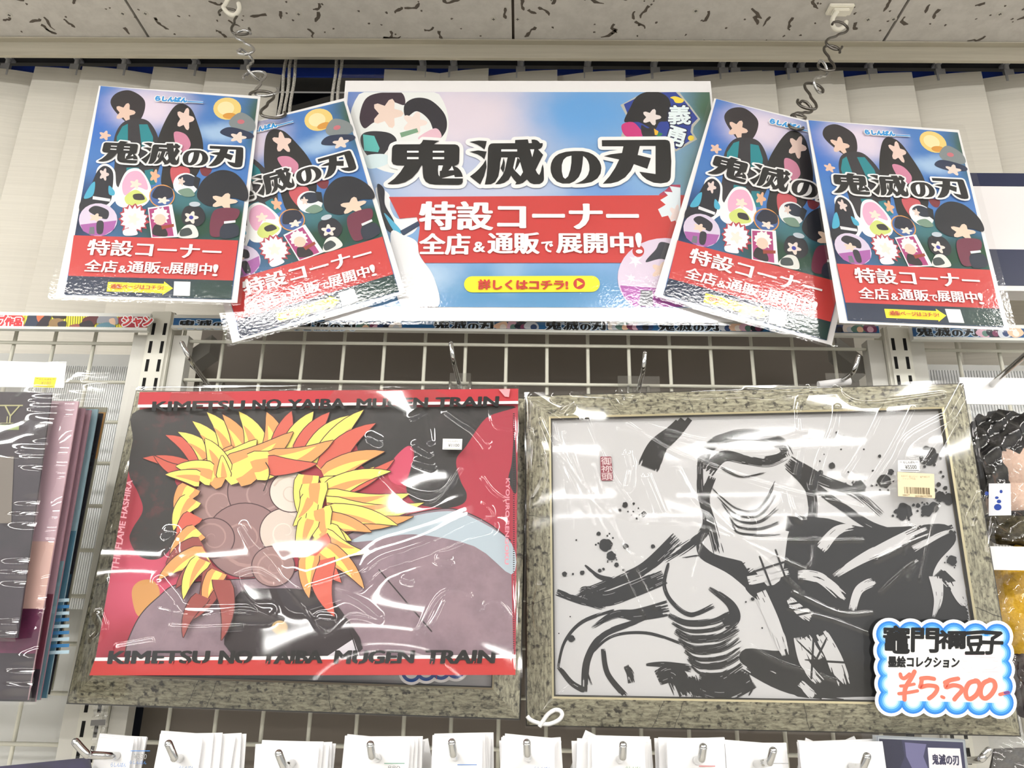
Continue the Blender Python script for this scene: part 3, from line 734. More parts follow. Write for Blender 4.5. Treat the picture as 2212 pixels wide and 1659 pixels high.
laminate(tB, BW+.013, BH+.013, pr.z+.0006)

# ------------------------------------------------------------------ framed pictures and the bagged file
WOODH = noisemat('silver_wood_lengthwise', (176, 171, 146), (92, 88, 73), (110, 420, 110), .45, .25, .40, .64, .25, 9, (58, 55, 46), 190)
WOODV = noisemat('silver_wood_upright', (176, 171, 146), (92, 88, 73), (420, 110, 110), .45, .25, .40, .64, .25, 9, (58, 55, 46), 190)
FDARK = paint((48, 46, 42), .5)
FGOLD = paint((206, 196, 160), .35, .6)
def frame_rails(parent, w, h, m=.0270):
    prof = [(0, -.018), (0, -.0095), (.0012, -.0085), (m-.0030, 0), (m-.0012, -.0012), (m, -.0050)]
    mids = [1, 1, 0, 2, 1]
    C = [(-w/2, -h/2), (w/2, -h/2), (w/2, h/2), (-w/2, h/2)]
    def at(k, d, z):
        sx = 1 if C[k][0] < 0 else -1; sy = 1 if C[k][1] < 0 else -1
        return (C[k][0]+sx*d, C[k][1]+sy*d, z)
    for k in range(4):
        a, b = k, (k+1) % 4; bm = bmesh.new()
        for (p, q), mi in zip(zip(prof, prof[1:]), mids):
            f = bm.faces.new([bm.verts.new(at(a, *p)), bm.verts.new(at(b, *p)), bm.verts.new(at(b, *q)), bm.verts.new(at(a, *q))]); f.material_index = mi
        f = bm.faces.new([bm.verts.new(at(a, 0, -.018)), bm.verts.new(at(a, m, -.018)), bm.verts.new(at(b, m, -.018)), bm.verts.new(at(b, 0, -.018))]); f.material_index = 1
        rr = random.Random(k+int(w*1000))                          # fine cracks across the moulding
        for _ in range(3 if k % 2 == 0 else 2):
            t = rr.uniform(.12, .9); z = .00025; p0 = Vector(at(a, .0014, -.0079))*(1-t)+Vector(at(b, .0014, -.0079))*t; p1 = Vector(at(a, m-.003, z))*(1-t)+Vector(at(b, m-.003, z))*t
            dirv = (Vector(at(b, 0, z))-Vector(at(a, 0, z))).normalized(); n = 7; prev = None
            for i in range(n+1):
                q = p0.lerp(p1, i/n)+dirv*rr.uniform(-.0007, .0007); e = [bm.verts.new(q-dirv*.00022), bm.verts.new(q+dirv*.00022)]
                if prev: bm.faces.new((prev[0], prev[1], e[1], e[0])).material_index = 1
                prev = e
        bmesh.ops.remove_doubles(bm, verts=bm.verts, dist=1e-7); bmesh.ops.recalc_face_normals(bm, faces=bm.faces)
        obj('frame_rail', bm, [WOODH if k % 2 == 0 else WOODV, FDARK, FGOLD], parent)
    bm = bmesh.new(); box(bm, -w/2+.01, w/2-.01, -h/2+.01, h/2-.01, -.014, -.0085); obj('backing_board', bm, paint((150, 136, 112), .8), parent)
def pane(parent, w, h, z):
    bm = bmesh.new(); bm.faces.new([bm.verts.new(q) for q in ((-w/2, -h/2, z), (w/2, -h/2, z), (w/2, h/2, z), (-w/2, h/2, z))]); return obj('clear_pane', bm, GLASS, parent)

# right frame: black ink brushwork on white
PR = Plane(*POSE['frR']); FH = .3280; FW = FH*1.356
tR = thing('framed_ink_picture', 'black ink brush picture in a silvery wooden frame wrapped in clear film, at the right', 'picture', mat=PR.M)
frame_rails(tR, FW+.0050, FH+.0038, .0293)
g3 = PR.crop(1120, 820, 2.0256)
iw, ih = FW/2-.0265, FH/2-.0265
rnd = random.Random(11)
INK2 = (26, 26, 28); PAP = (208, 207, 208)
def clampP(P): return [(min(max(x, -iw), iw), min(max(y, -ih), ih)) for x, y in P]
class InkPrint(Print):
    """keeps the brushwork inside the sheet"""
    def poly(s, pts, c, up=True): Print.poly(s, clampP(pts), c, up)
    def stroke(s, pts, w, col, cap=True, up=True):
        q = [k for k, p in enumerate(pts) if abs(p[0]) < iw-.0005 and abs(p[1]) < ih-.0005]
        if len(q) > 1:
            sl = slice(q[0], q[-1]+1); Print.stroke(s, pts[sl], w[sl] if isinstance(w, (list, tuple)) else w, col, cap, up)
pr = InkPrint(-.0078, .000004)
Print.poly(pr, [(-iw, -ih), (iw, -ih), (iw, ih), (-iw, ih)], PAP)
gm = abs(g3([(1100, 800)])[0][0]-g3([(1000, 800)])[0][0])/100
def bk(pts, w, col=INK2, hairs=16, dry=.5): pr.brush(g3(pts), [k*gm for k in (w if isinstance(w, (list, tuple)) else (w, w))], col, rnd, hairs, dry)
def mass(pts, col=INK2): pr.poly(g3(smooth(pts, 5)), col)
# dark ground at lower right
mass([(1010,900),(1150,880),(1200,640),(1330,600),(1500,640),(1700,640),(1880,630),(1930,700),(1850,800),(1830,880),(1900,960),(1985,1060),(2010,1390),(1560,1392),(1230,1392),(1190,1300),(990,1250),(1000,1180),(1180,1180),(1120,1020),(1020,940)])
mass([(790,700),(860,760),(1000,800),(1060,860),(1150,980),(1180,1120),(1100,1010),(940,860),(800,780)])
for q, w in (([(1560,930),(1700,760),(1950,650)], 60), ([(1180,620),(1400,660),(1700,720)], 80), ([(1500,1000),(1800,1100),(2000,1180)], 160), ([(1000,1230),(1200,1330),(1500,1370)], 90), ([(1830,860),(1930,960),(2000,1040)], 110), ([(1250,940),(1210,1100),(1330,1200)], 70)): bk(q, w, dry=.4)
# sweeping strokes
bk([(770,120),(690,215),(610,290),(570,385)], (50, 110), hairs=26, dry=.25)
bk([(800,380),(840,290),(920,245),(1040,235),(1150,270),(1190,330)], (46, 60), hairs=20, dry=.7)
bk([(830,400),(900,330),(1000,345),(1100,360),(1180,330)], (60, 30), hairs=18, dry=.6)
bk([(1120,225),(1170,290),(1150,330),(1080,350)], (10, 40), hairs=9)
bk([(800,330),(800,480),(830,620),(780,700),(640,790)], (24, 56), hairs=18, dry=.5)
bk([(850,420),(820,520),(850,640),(880,760)], (40, 50), hairs=16, dry=.7)
bk([(1180,360),(1280,470),(1290,620),(1230,760)], (50, 40), hairs=18, dry=.7)
bk([(1190,350),(1330,430),(1480,490),(1600,590)], (60, 40), hairs=20, dry=.7)
bk([(1250,420),(1380,520),(1560,640),(1740,690)], (36, 50), hairs=16, dry=.7)
bk([(700,690),(560,820),(430,880),(250,950)], (60, 40), hairs=20, dry=.5)
bk([(640,860),(500,920),(380,960),(300,930),(270,940)], (70, 60), hairs=24, dry=.5)
bk([(660,1000),(520,1030),(420,1030),(320,1090)], (70, 14), hairs=18, dry=.5)
bk([(290,810),(350,860),(420,880)], (8, 30), hairs=9)
bk([(165,930),(260,965),(380,1000)], (30, 30), hairs=12)
bk([(170,1270),(200,1150),(280,1060),(420,1010)], (10, 18), hairs=7, dry=.4)
bk([(290,1370),(300,1230),(370,1120),(520,1060),(640,1010)], (34, 20), hairs=10, dry=.4)
bk([(175,1260),(230,1330),(290,1365)], (20, 26), hairs=8, dry=.2)
bk([(320,1340),(300,1240),(400,1130),(560,1110),(720,1160)], (8, 14), hairs=6, dry=.3)
bk([(370,1180),(390,1290),(470,1390)], (20, 26), hairs=9, dry=.3)
bk([(560,1250),(640,1250),(760,1270)], (10, 40), hairs=12, dry=.5)
bk([(610,1310),(680,1290),(740,1390)], (60, 120), hairs=24, dry=.6)
bk([(470,1255),(490,1290),(500,1330)], (24, 40), hairs=12, dry=.7)
bk([(660,800),(640,900),(680,980),(760,1030),(860,990)], (14, 22), hairs=9, dry=.3)
bk([(720,780),(860,770),(980,860),(1100,1000),(1170,1150)], (8, 12), hairs=6, dry=.4)
bk([(840,910),(930,980),(950,1040),(900,1070)], (20, 70), hairs=20, dry=.3)
for k, (y, w) in enumerate(((1050, 36), (1085, 22), (1120, 44), (1155, 20), (1175, 34), (1210, 22), (1240, 36), (1275, 16))):
    bk([(660+k*14, y-20), (740+k*10, y+16), (860+k*8, y+8), (950+k*6, y-40)], (w*.6, w), hairs=14, dry=.7)
bk([(790,1330),(900,1350),(1010,1290)], (100, 130), hairs=30, dry=.5)
bk([(760,1300),(780,1360),(790,1390)], (40, 60), hairs=16, dry=.5)
bk([(1010,1290),(1030,1350),(1010,1390)], (8, 6), hairs=4)
for k in range(5): bk([(850+k*22,470+k*34),(960,560+k*26),(1060,560+k*30),(1130+k*6,440+k*60)], (6, 18), hairs=9, dry=.8)
bk([(890,380),(980,420),(1090,400)], (14, 8), hairs=6, dry=.7)
# white brush over the dark ground
for q, w in (([(1390,860),(1500,790),(1640,720),(1800,650)], (20, 70)), ([(1330,740),(1400,660),(1480,640)], (50, 30)), ([(1230,850),(1330,870),(1440,960)], (40, 60)), ([(1470,1010),(1500,920),(1570,880)], (30, 40)),
             ([(1000,820),(1100,760),(1160,730)], (60, 30)), ([(1010,880),(1110,860),(1190,840)], (40, 30)), ([(1190,960),(1240,1010),(1290,1040)], (30, 60)), ([(1230,1130),(1260,1240),(1330,1330)], (36, 50)), ([(1330,1110),(1390,1220),(1430,1340)], (60, 70)), ([(1260,1130),(1320,1230)], (50, 60)),
             ([(1840,860),(1850,960),(1830,1040)], (60, 10)), ([(1930,880),(1960,960),(1975,990)], (90, 20)), ([(1740,740),(1850,680),(1930,650)], (30, 10)), ([(1060,930),(1120,1060),(1170,1210)], (60, 50)), ([(1240,1330),(1280,1370),(1300,1392)], (30, 40))): bk(q, w, PAP, hairs=14, dry=.6)
for q in ([(1225,1140),(1420,1330)], [(1300,1120),(1290,1300)], [(1360,1130),(1300,1250)], [(1260,1230),(1430,1240)], [(1000,850),(1160,800)], [(1060,770),(1110,900)], [(1130,740),(1180,880)], [(1190,985),(1280,965)], [(1200,1010),(1290,990)], [(1210,1035),(1300,1015)]):
    bk(q+[q[-1]], 8, hairs=3, dry=.2)
# splatters
SP = [(382,722,28),(405,770,20),(470,728,12),(430,810,10),(230,1134,15),(467,545,12),(550,586,12),(444,568,7),(505,540,6),(518,605,5),(350,672,9),(200,850,11),(237,850,5),(278,844,10),(355,835,8),(372,828,6),(400,880,12),(252,700,4),(590,728,9),(596,903,7),(460,832,5),(398,672,4),(480,575,4),(503,575,4),(525,560,4),(530,590,4),(496,590,3),
      (1380,372,14),(1330,402,12),(1326,352,4),(1345,322,3),(1400,226,5),(1415,253,4),(1432,240,4),(1400,265,5),(1420,300,4),(1452,400,4),(1500,465,28),(1475,470,12),(1610,440,30),(1640,400,14),(1805,330,42),(1845,328,10),(1700,575,36),(1760,548,10),(1800,570,26),(1830,555,22),(1858,508,22),(1895,520,24),(1835,480,8),(1850,455,10),(1880,470,9),(1860,400,6),(1910,790,22),(1955,700,14),(1905,665,9),(1740,545,6),(1660,575,8),(1720,610,5),(1780,590,7),(1560,395,5),(1590,330,7),(1520,300,4),(1870,420,6),(1440,450,4),(1555,460,6),(1000,973,4),(1030,960,8),(1072,1088,4),(1990,620,5),(225,1038,3),(175,1112,3),(1890,900,4),(1880,840,4)]
for x, y, r in SP:
    n = 18; P = [(x+r*(1+rnd.uniform(-.12, .16))*math.cos(2*math.pi*k/n), y+r*(1+rnd.uniform(-.12, .16))*math.sin(2*math.pi*k/n)) for k in range(n)]
    pr.poly(g3(smooth(P, 2)), INK2)
    if r > 18:
        for _ in range(5):
            a = rnd.uniform(0, 6.28); d = r*rnd.uniform(1, 1.6); pr.poly(g3(ell(x+d*math.cos(a), y+d*math.sin(a), r*.16, r*.16, 10)), INK2)
# red seal
sl = PR.crop(1280, 970, 22.12); SEAL = (150, 70, 84)
pr.poly(sl([(360,340),(400,305),(860,305),(905,335),(975,1420),(940,1465),(440,1470),(400,1430)]), SEAL)
for s, q in (('御', [(395,335),(885,335),(900,700),(410,700)]), ('祢', [(410,735),(905,735),(925,1060),(425,1060)]), ('頭', [(420,1100),(935,1100),(955,1435),(440,1435)])): pr.text(s, sl(q), (226, 206, 206), .00008, .00008)
pr.build('ink_picture', tR)
pane(tR, iw*2, ih*2, -.0052)
g2 = lambda q: g3(q)
def cre(f, L):
    return [(f(smooth(p, 4, False)), h, w) for p, h, w in L]
K = [([(60,80),(160,140),(250,180)], .9, 2), ([(100,180),(200,400),(330,640)], .8, 1.3), ([(150,250),(300,500),(420,660),(600,1000)], .7, 1.2), ([(200,240),(330,560),(560,1060)], .7, 1.2), ([(480,195),(700,330),(1150,480),(1500,560)], .8, 1.4), ([(440,215),(700,260),(1000,320),(1400,280)], .7, 1.2), ([(560,200),(800,265),(1050,280),(1250,230)], .7, 1.2),
     ([(700,400),(770,520),(830,560)], 1., 1.6), ([(830,560),(1000,720),(1240,935)], .7, 1.2), ([(760,640),(1000,700),(1500,705)], .8, 1.4), ([(820,620),(1050,740),(1250,830)], .6, 1.2), ([(1260,40),(1215,140),(1230,300),(1210,420)], 1., 2), ([(1390,130),(1370,220),(1310,360),(1280,465)], 1., 2.2), ([(1850,175),(1700,260),(1640,360),(1560,480)], 1.1, 2.6), ([(1945,40),(1880,160)], 1.2, 3), ([(1900,180),(1750,400),(1560,470),(1300,515)], .9, 1.6),
     ([(2110,210),(2020,235),(1990,290)], .9, 1.6), ([(2010,500),(1960,610),(1990,640),(2030,520)], .9, 1.6), ([(1690,640),(1745,690),(1560,790)], 1.1, 2.4), ([(1290,700),(1280,800),(1230,880)], .9, 1.6), ([(1580,930),(1680,840),(1740,800),(1700,870)], .8, 1.4), ([(55,90),(50,600),(45,1400)], 1., 2), ([(1200,930),(1400,1020),(1540,1020)], .8, 1.4), ([(1180,1000),(1370,1050),(1530,1110)], .7, 1.2), ([(1010,1160),(1130,1230),(1400,1320)], .7, 1.2),
     ([(480,330),(495,400),(480,470)], 1.2, 3), ([(560,430),(620,570),(640,600)], 1.3, 3), ([(1165,500),(1190,580),(1230,620)], 1.2, 2.6), ([(1000,620),(1010,650),(960,660)], 1.4, 3), ([(160,80),(230,110),(200,150)], 1.3, 3), ([(440,60),(470,100),(520,70)], 1.2, 2.4), ([(240,60),(600,75),(1000,65),(1400,50)], 1., 1.8), ([(1000,60),(1100,70),(1140,60)], 1.2, 2.6), ([(1380,40),(1500,110),(1850,70)], 1., 1.8), ([(700,640),(420,600),(180,330)], .5, 1.1), ([(300,180),(420,430),(560,640)], .6, 1.1), ([(160,200),(220,500),(240,760)], .6, 1.1), ([(1600,110),(1500,300),(1420,420)], .6, 1.2), ([(1720,130),(1610,330),(1530,450)], .6, 1.2),
     ([(2070,620),(2050,760),(2080,860)], 1., 2), ([(1970,150),(1990,300),(2010,420)], .9, 1.6), ([(90,900),(70,1000),(80,1080)], 1., 2), ([(60,230),(120,400),(70,520)], .9, 1.8), ([(240,1330),(150,1400),(110,1450)], .8, 1.4), ([(1640,420),(1700,600),(1680,760)], .7, 1.3), ([(1830,560),(1790,700),(1750,880)], .7, 1.3), ([(830,650),(760,870),(770,920)], .8, 1.4), ([(330,380),(450,720),(540,780)], .6, 1.1)]
film = filmgrid('clear_wrap', tR, WRAP, FW+.004, FH+.004, 600, 440, .0040, [(P, h*.0011, w*.0010) for P, h, w in cre(g3, K)], .00045, 3, .0007)
# stickers on the wrap
st = PR.crop(1920, 980, 15.083)
def sticker(name, parent, f, quad, col, z, fn):
    pr = Print(z, .00001); pr.poly(f(quad), col); fn(pr); return pr.build(name, parent)
def s1(pr):
    pr.text('らしんばん', rect(st, (405, 275), (790, 340)), (60, 58, 58), .00005, .00005)
    pr.stroke(st([(292, 300), (375, 302)]), .0003, (60, 58, 58), cap=False); pr.stroke(st([(805, 306), (885, 308)]), .0003, (60, 58, 58), cap=False)
    pr.text('¥5500', rect(st, (460, 400), (845, 525)), (92, 92, 92), .00007, .00007)
    pr.stroke(st([(320, 566), (915, 574)]), .00055, (60, 58, 58), cap=False)
sticker('price_sticker', tR, st, [(235,240),(930,250),(945,610),(240,610)], (222, 222, 222), .0050, s1)['label'] = 'white price sticker'
def s2(pr):
    W_ = (150, 132, 100)
    pr.text('鬼滅の刃', rect(st, (330, 728), (545, 782)), W_); pr.text('墨絵コレクション', rect(st, (580, 738), (880, 798)), W_); pr.text('竈門禰豆子', rect(st, (940, 755), (1265, 815)), W_)
    pr.text('ジャンプ作品', rect(st, (365, 810), (800, 876)), W_)
    q = random.Random(5); x = 432
    while x < 1245:
        w = q.choice((6, 9, 14, 20)); pr.poly(st([(x, 1105+(x-430)*.045), (x+w, 1105+(x-430)*.045), (x+w+14, 1320+(x-430)*.045), (x+14, 1320+(x-430)*.045)]), (84, 66, 40)); x += w+q.choice((7, 10, 16, 24))
    pr.text('2086577', rect(st, (372, 1350), (615, 1392)), (110, 92, 64)); pr.text('2827108674253458', rect(st, (770, 1380), (1330, 1440)), (110, 92, 64))
sticker('barcode_label', tR, st, [(215,620),(1400,690),(1430,1475),(235,1405)], (226, 208, 172), .0054, s2)['label'] = 'cream barcode label'
# white cord loop at its lower left corner
c7 = lambda x, y, z=.006: (*PR.uv(740+x/2.989, 1420+y/2.989), z)
bm = bmesh.new()
loop = smooth([(1196, 372), (1215, 395), (1260, 415), (1330, 425), (1395, 400), (1420, 365), (1405, 338), (1370, 335), (1330, 360), (1300, 400), (1275, 440)], 6, False)
tube(bm, [c7(x, y, .006+.0012*(i > len(loop)*.7)) for i, (x, y) in enumerate(loop)], .0020, 10)
obj('cord_loop', bm, paint((240, 240, 238), .5), tR)['label'] = 'white cord loop'

# left frame, mostly hidden by the bagged file
PL = Plane(*POSE['frL'])
tL = thing('framed_ink_picture', 'silvery wooden frame at the left, mostly hidden behind the red bagged file', 'picture', mat=PL.M)
LH = .3276; LW = LH*1.356
frame_rails(tL, LW+.0050, LH+.0038, .0293)
jw, jh = LW/2-.0265, LH/2-.0265
ink = blobmat('dark_ink_print', (200, 198, 198), [(-jw*.4, -jh, jw*.9, .10, (44, 42, 44)), (.02, -jh, .10, .05, (90, 86, 86), .8)], .05, 40)
pr = Print(-.0078, .00001); pr.poly([(-jw, -jh), (jw, -jh), (jw, jh), (-jw, jh)], ink)
pr.circle(PL.uv(740+752/2.989, 1420+190/2.989), .0007, INK2); pr.build('ink_picture', tL)
pane(tL, jw*2, jh*2, -.0052)
filmgrid('clear_wrap', tL, WRAP, LW+.004, LH+.004, 200, 150, .0035, [([(-LW/2+.012, LH/2), (-LW/2+.010, 0), (-LW/2+.014, -LH/2)], .001, .002), ([(-LW/2+.02, LH/2-.03), (-LW/2+.006, .02), (-LW/2+.02, -.06)], .001, .0018), ([(-LW/2+.004, -.02), (-LW/2+.024, -.06), (-LW/2+.01, -LH/2+.01)], .001, .002)], .00035, 5)
def scallop(pr, f, TL, TR, BR, BL, nx, ny, rads):
    """cloud-edged card: rads = [(radius in crop px, colour)]"""
    def ln(a, b, n): return [(a[0]+(b[0]-a[0])*i/n, a[1]+(b[1]-a[1])*i/n) for i in range(n)]
    cs = ln(TL, TR, nx)+ln(TR, BR, ny)+ln(BR, BL, nx)+ln(BL, TL, ny)
    for r, c in rads:
        pr.z += pr.dz
        for (x, y) in cs: pr.poly(f(ell(x, y, r, r, 28)), c, up=False)
        pr.poly(f([TL, TR, BR, BL]), c, up=False)
ck = PL.crop(740, 1420, 2.989)
tc = thing('price_card', 'blue cloud-edged price card peeking out under the bagged file at the left', 'price card', mat=PL.M)
pr = Print(.0060, .00002)
scallop(pr, ck, (445, -80), (775, -60), (735, 74), (450, 96), 3, 1, ((82, PW), (64, (36, 84, 160)), (42, PW)))
pr.stroke(ck([(610, 120), (612, 140)]), .0006, (200, 60, 60)); pr.build('card', tc)

# red bagged clear file in front of the left frame
PF = Plane(*POSE['fold'])
tF = thing('bagged_clear_file', 'red landscape clear file with yellow flames, in a shiny clear bag on the left frame', 'clear file', mat=PF.M)
F = PF.crop(200, 820, 2.304)
fm = abs(F([(1100, 800)])[0][0]-F([(1000, 800)])[0][0])/100
LQ = [(247, 72), (2118, 55), (2104, 1470), (0, 1472)]
pr = Print(0, .00003)
redg = blobmat('file_red_print', (172, 54, 72), [(*F([(300, 1000)])[0], 500*fm, 300*fm, (206, 84, 110)), (*F([(300, 1400)])[0], 400*fm, 260*fm, (150, 40, 56))], .03, 30)
pr.poly(F(LQ), redg)
smoke = noisemat('file_smoke_print', (30, 26, 28), (92, 34, 38), (38, 38, 38), .5, 0, .52, .72)
black = noisemat('file_black_print', (28, 26, 28), (52, 44, 46), (30, 30, 30), .5, 0, .5, .8)
mauve = noisemat('file_mauve_print', (146, 122, 132), (124, 104, 114), (30, 30, 30), .5, 0, .4, .7)
pr.poly(F(smooth([(232,150),(700,148),(1150,148),(1250,300),(600,400),(420,480),(430,560),(420,700),(400,820),(330,892),(235,880),(185,800),(200,740),(250,650),(225,560),(180,460),(200,300)], 5)), smoke)
pr.poly(F(smooth([(1150,140),(1600,138),(2095,132),(1960,190),(1860,330),(1810,400),(1830,500),(1862,570),(1840,620),(1740,640),(1600,610),(1560,520),(1600,380),(1570,330),(1480,410),(1350,440),(1300,300)], 5)), black)
pr.poly(F(smooth([(1570,330),(1592,400),(1550,520),(1480,500),(1480,420)], 5)), (202, 72, 100))
pr.poly(F(smooth([(2100,280),(2085,420),(2070,500),(2110,560)], 5)), black)
pr.poly(F(smooth([(195,1060),(230,1005),(300,1000),(335,1060),(300,1150),(225,1175)], 5)), (206, 148, 84))
hill = smooth([(160,1375),(180,1290),(240,1170),(330,1080),(420,1020),(620,1000),(1000,960),(1250,780),(1550,680),(1750,642),(1860,662),(1980,722),(2080,800)], 6, False)
pr.poly(F(hill+[(2095, 1376), (160, 1376)]), mauve)
pr.stroke(F(hill), 5*fm, (38, 30, 34))
pr.poly(F(smooth([(1290,800),(1560,690),(1760,655),(1880,682),(2085,815),(2085,970),(1900,830),(1600,770),(1400,800)], 4)), (176, 190, 200))
# a rounded boulder shape, then flame tongues fanned round it
for cx, cy, r, c1, c2 in ((640, 620, 150, (156, 124, 122), (176, 142, 138)), (840, 560, 170, (150, 118, 118), (172, 140, 136)), (760, 800, 200, (148, 116, 116), (170, 136, 132)), (960, 760, 130, (214, 198, 186), (228, 214, 202)), (600, 790, 110, (150, 118, 118), (170, 136, 132)), (990, 560, 110, (226, 212, 200), (210, 190, 176)), (900, 930, 110, (156, 124, 122), (176, 142, 138))):
    pr.poly(F(ell(cx, cy, r, r*.94, 40)), (70, 44, 50)); pr.poly(F(ell(cx, cy, r-5, r*.94-5, 40)), c1)
    sp = [(cx+(r*.82-k*r*.028)*math.cos(k*.35+cx), cy+(r*.77-k*r*.026)*math.sin(k*.35+cx)) for k in range(27)]
    pr.stroke(F(sp), [fm*r*.10*(1-k/30) for k in range(27)], c2)
pr.poly(F(smooth([(700,1376),(715,1080),(870,1040),(1120,1060),(1260,1180),(1310,1376)], 4)), (48, 40, 44))
pr.poly(F([(1170,1376),(1300,1290),(1330,1376)]), (220, 214, 220))
q = random.Random(21)
def tongue(bx, by, tx, ty, w, col, bend=0., line=True):
    dx, dy = tx-bx, ty-by; L = math.hypot(dx, dy); nx, ny = -dy/L, dx/L
    A = []; Bq = []
    for i in range(9):
        t = i/8; m = bend*math.sin(math.pi*t*.9)*L; ww = w*.5*(1-t)**.75*(1 if t > .12 else .8)
        cx, cy = bx+dx*t+nx*m, by+dy*t+ny*m; A.append((cx+nx*ww, cy+ny*ww)); Bq.append((cx-nx*ww, cy-ny*ww))
    if line:
        Al = [(x+nx*4, y+ny*4) for x, y in A]; Bl = [(x-nx*4, y-ny*4) for x, y in Bq]
        pr.poly(F(Al+Bl[::-1]), (60, 30, 34))
    pr.poly(F(A+Bq[::-1]), col)
YL, OR, RO, DO = (240, 222, 112), (226, 158, 96), (208, 96, 80), (150, 74, 70)
for (bx, by, tx, ty, w, c, bd) in [(520,480,250,400,110,RO,.10),(480,470,310,375,80,RO,-.1),(560,440,360,285,120,RO,.12),(600,440,420,270,120,YL,.14),(640,430,490,215,130,YL,.14),(700,420,560,170,150,YL,.14),(760,420,640,180,140,OR,.12),(820,400,720,165,160,YL,.14),(900,400,860,165,170,OR,.12),(960,400,1000,160,170,RO,-.1),(1010,390,1110,165,170,YL,-.12),(1060,400,1190,170,160,RO,-.12),(1100,420,1290,190,150,YL,-.14),(1140,450,1360,160,150,YL,-.1),(1160,470,1420,230,150,RO,-.12),(1160,500,1460,370,140,OR,-.1),(1180,540,1500,390,120,RO,.1),(1150,540,1400,430,120,YL,.1),(1160,580,1490,470,130,YL,-.1),(1170,610,1580,560,150,YL,.08),(1170,640,1650,600,140,YL,.1),(1170,670,1600,670,130,OR,.1),(1150,690,1520,740,140,YL,-.1),(1130,720,1390,770,130,OR,-.1),(1110,760,1290,810,120,YL,-.1),
        (560,500,700,330,190,OR,.05),(640,470,820,300,200,YL,.05),(700,470,1000,260,200,OR,.05),(640,480,560,300,150,YL,.1),(660,490,650,380,80,YL,0),(800,440,1080,330,170,YL,.08),(900,420,1200,300,150,OR,.08),(880,430,1120,420,110,RO,.05),(600,480,420,440,130,YL,.08),(540,500,370,480,90,YL,.05),
        (1080,480,1060,720,130,YL,.1),(1110,520,1130,800,150,YL,.08),(1090,600,1000,730,110,YL,-.1),(1130,650,1200,870,150,YL,.1),(1090,700,1040,900,110,YL,.08),(1150,760,1280,910,150,YL,-.08),(1160,790,1370,860,110,YL,.1),(1120,800,1250,1010,150,RO,.1),(1150,850,1350,1050,120,OR,-.1),(1150,900,1220,1180,150,RO,.12),(1090,880,1090,1090,110,OR,.1),
        (500,540,430,690,120,OR,.12),(510,600,420,760,110,YL,.14),(520,680,440,830,100,RO,.14),(540,760,400,900,110,OR,.14),(560,830,380,930,110,DO,.14),(580,880,340,1010,130,OR,.12),(600,920,430,1050,110,DO,.14),(620,940,480,1200,140,DO,-.12),(640,960,570,1130,100,OR,.12),(560,900,470,1100,100,YL,.12),(650,1000,640,1300,110,DO,-.12),(560,1080,470,1290,90,DO,.12)]:
    tongue(bx, by, tx, ty, w, c, bd)
    if c in (YL, OR): tongue(bx+dx_ if False else bx, by, bx+(tx-bx)*.72, by+(ty-by)*.72, w*.42, OR if c == YL else YL, bd*.6, False)
pr.poly(F(ell(940, 1235, 40, 34)), (190, 160, 110))
for a, b in (([(1430,950),(1540,1080),(1690,1255)], 6), ([(870,420),(890,470),(860,560)], 5), ([(1260,1180),(1300,1290),(1325,1376)], 6)): pr.stroke(F(smooth(a, 5, False)), b*fm, (38, 30, 34))
pr.poly(F([(247,72),(2118,55),(2118,116),(238,134)]), (176, 46, 54)); pr.poly(F([(238,134),(2118,116),(2118,130),(236,148)]), (232, 226, 226))
pr.poly(F([(25,1400),(2106,1386),(2104,1470),(0,1472)]), (188, 50, 48)); pr.poly(F([(30,1384),(2106,1370),(2106,1387),(25,1401)]), (238, 232, 232))
LT = 'KIMETSU NO YAIBA MUGEN TRAIN'
segT = [('KIMETSU', 315, 765), ('NO', 810, 945), ('YAIBA', 985, 1262), ('MUGEN', 1325, 1670), ('TRAIN', 1715, 2020)]
for s, x0, x1 in segT:
    y = 124-(x0-315)*.014; pr.text(s, F([(x0, y-4), (x1, y-10), (x1-4, y+38), (x0-4, y+42)]), INK, 5*fm, 2*fm)
segB = [('KIMETSU', 95, 590), ('NO', 642, 800), ('YAIBA', 850, 1150), ('MUGEN', 1212, 1600), ('TRAIN', 1658, 2000)]
for s, x0, x1 in segB:
    pr.text(s, F([(x0+10, 1352-(x0-95)*.002), (x1+4, 1352-(x0-95)*.002), (x1-4, 1410), (x0, 1414)]), INK, 6*fm, 2*fm)
# stencil cuts through the letters
for (segs, y0, y1, cols) in ((segB, 1346, 1420, None),):
    for s, x0, x1 in segs:
        for k in range(len(s)):
            x = x0+(x1-x0)*(k+.42)/len(s)
            pr.poly(F([(x+6, 1402), (x+12, 1402), (x+6, 1418), (x, 1418)]), (188, 50, 48))
pr.text('THE FLAME HASHIRA', F([(112, 950), (190, 508), (216, 512), (146, 955)]), (226, 160, 172), 1.2*fm, 1*fm)
pr.text('KYOJURO RENGOKU', F([(2076, 502), (2070, 925), (2046, 925), (2052, 502)]), (226, 150, 164), 1.2*fm, 1*fm)
pr.poly(F([(2022,62),(2078,60),(2072,100),(2052,98)]), (216, 150, 156))
for k in range(110): pr.poly(F([(2092, 180+k*10.8), (2100, 180+k*10.8), (2100, 185+k*10.8), (2092, 185+k*10.8)]), (60, 44, 48))
pr.build('printed_file', tF)
bm = bmesh.new(); P = [bm.verts.new((*p, -.0015)) for p in F(LQ)]; P2 = [bm.verts.new((*p, -.0002)) for p in F(LQ)]
bm.faces.new(P[::-1]); bm.faces.new(P2)
for i in range(4): bm.faces.new((P[i], P[(i+1) % 4], P2[(i+1) % 4], P2[i]))
obj('back_sheet', bm, paint((190, 80, 90), .4), tF)
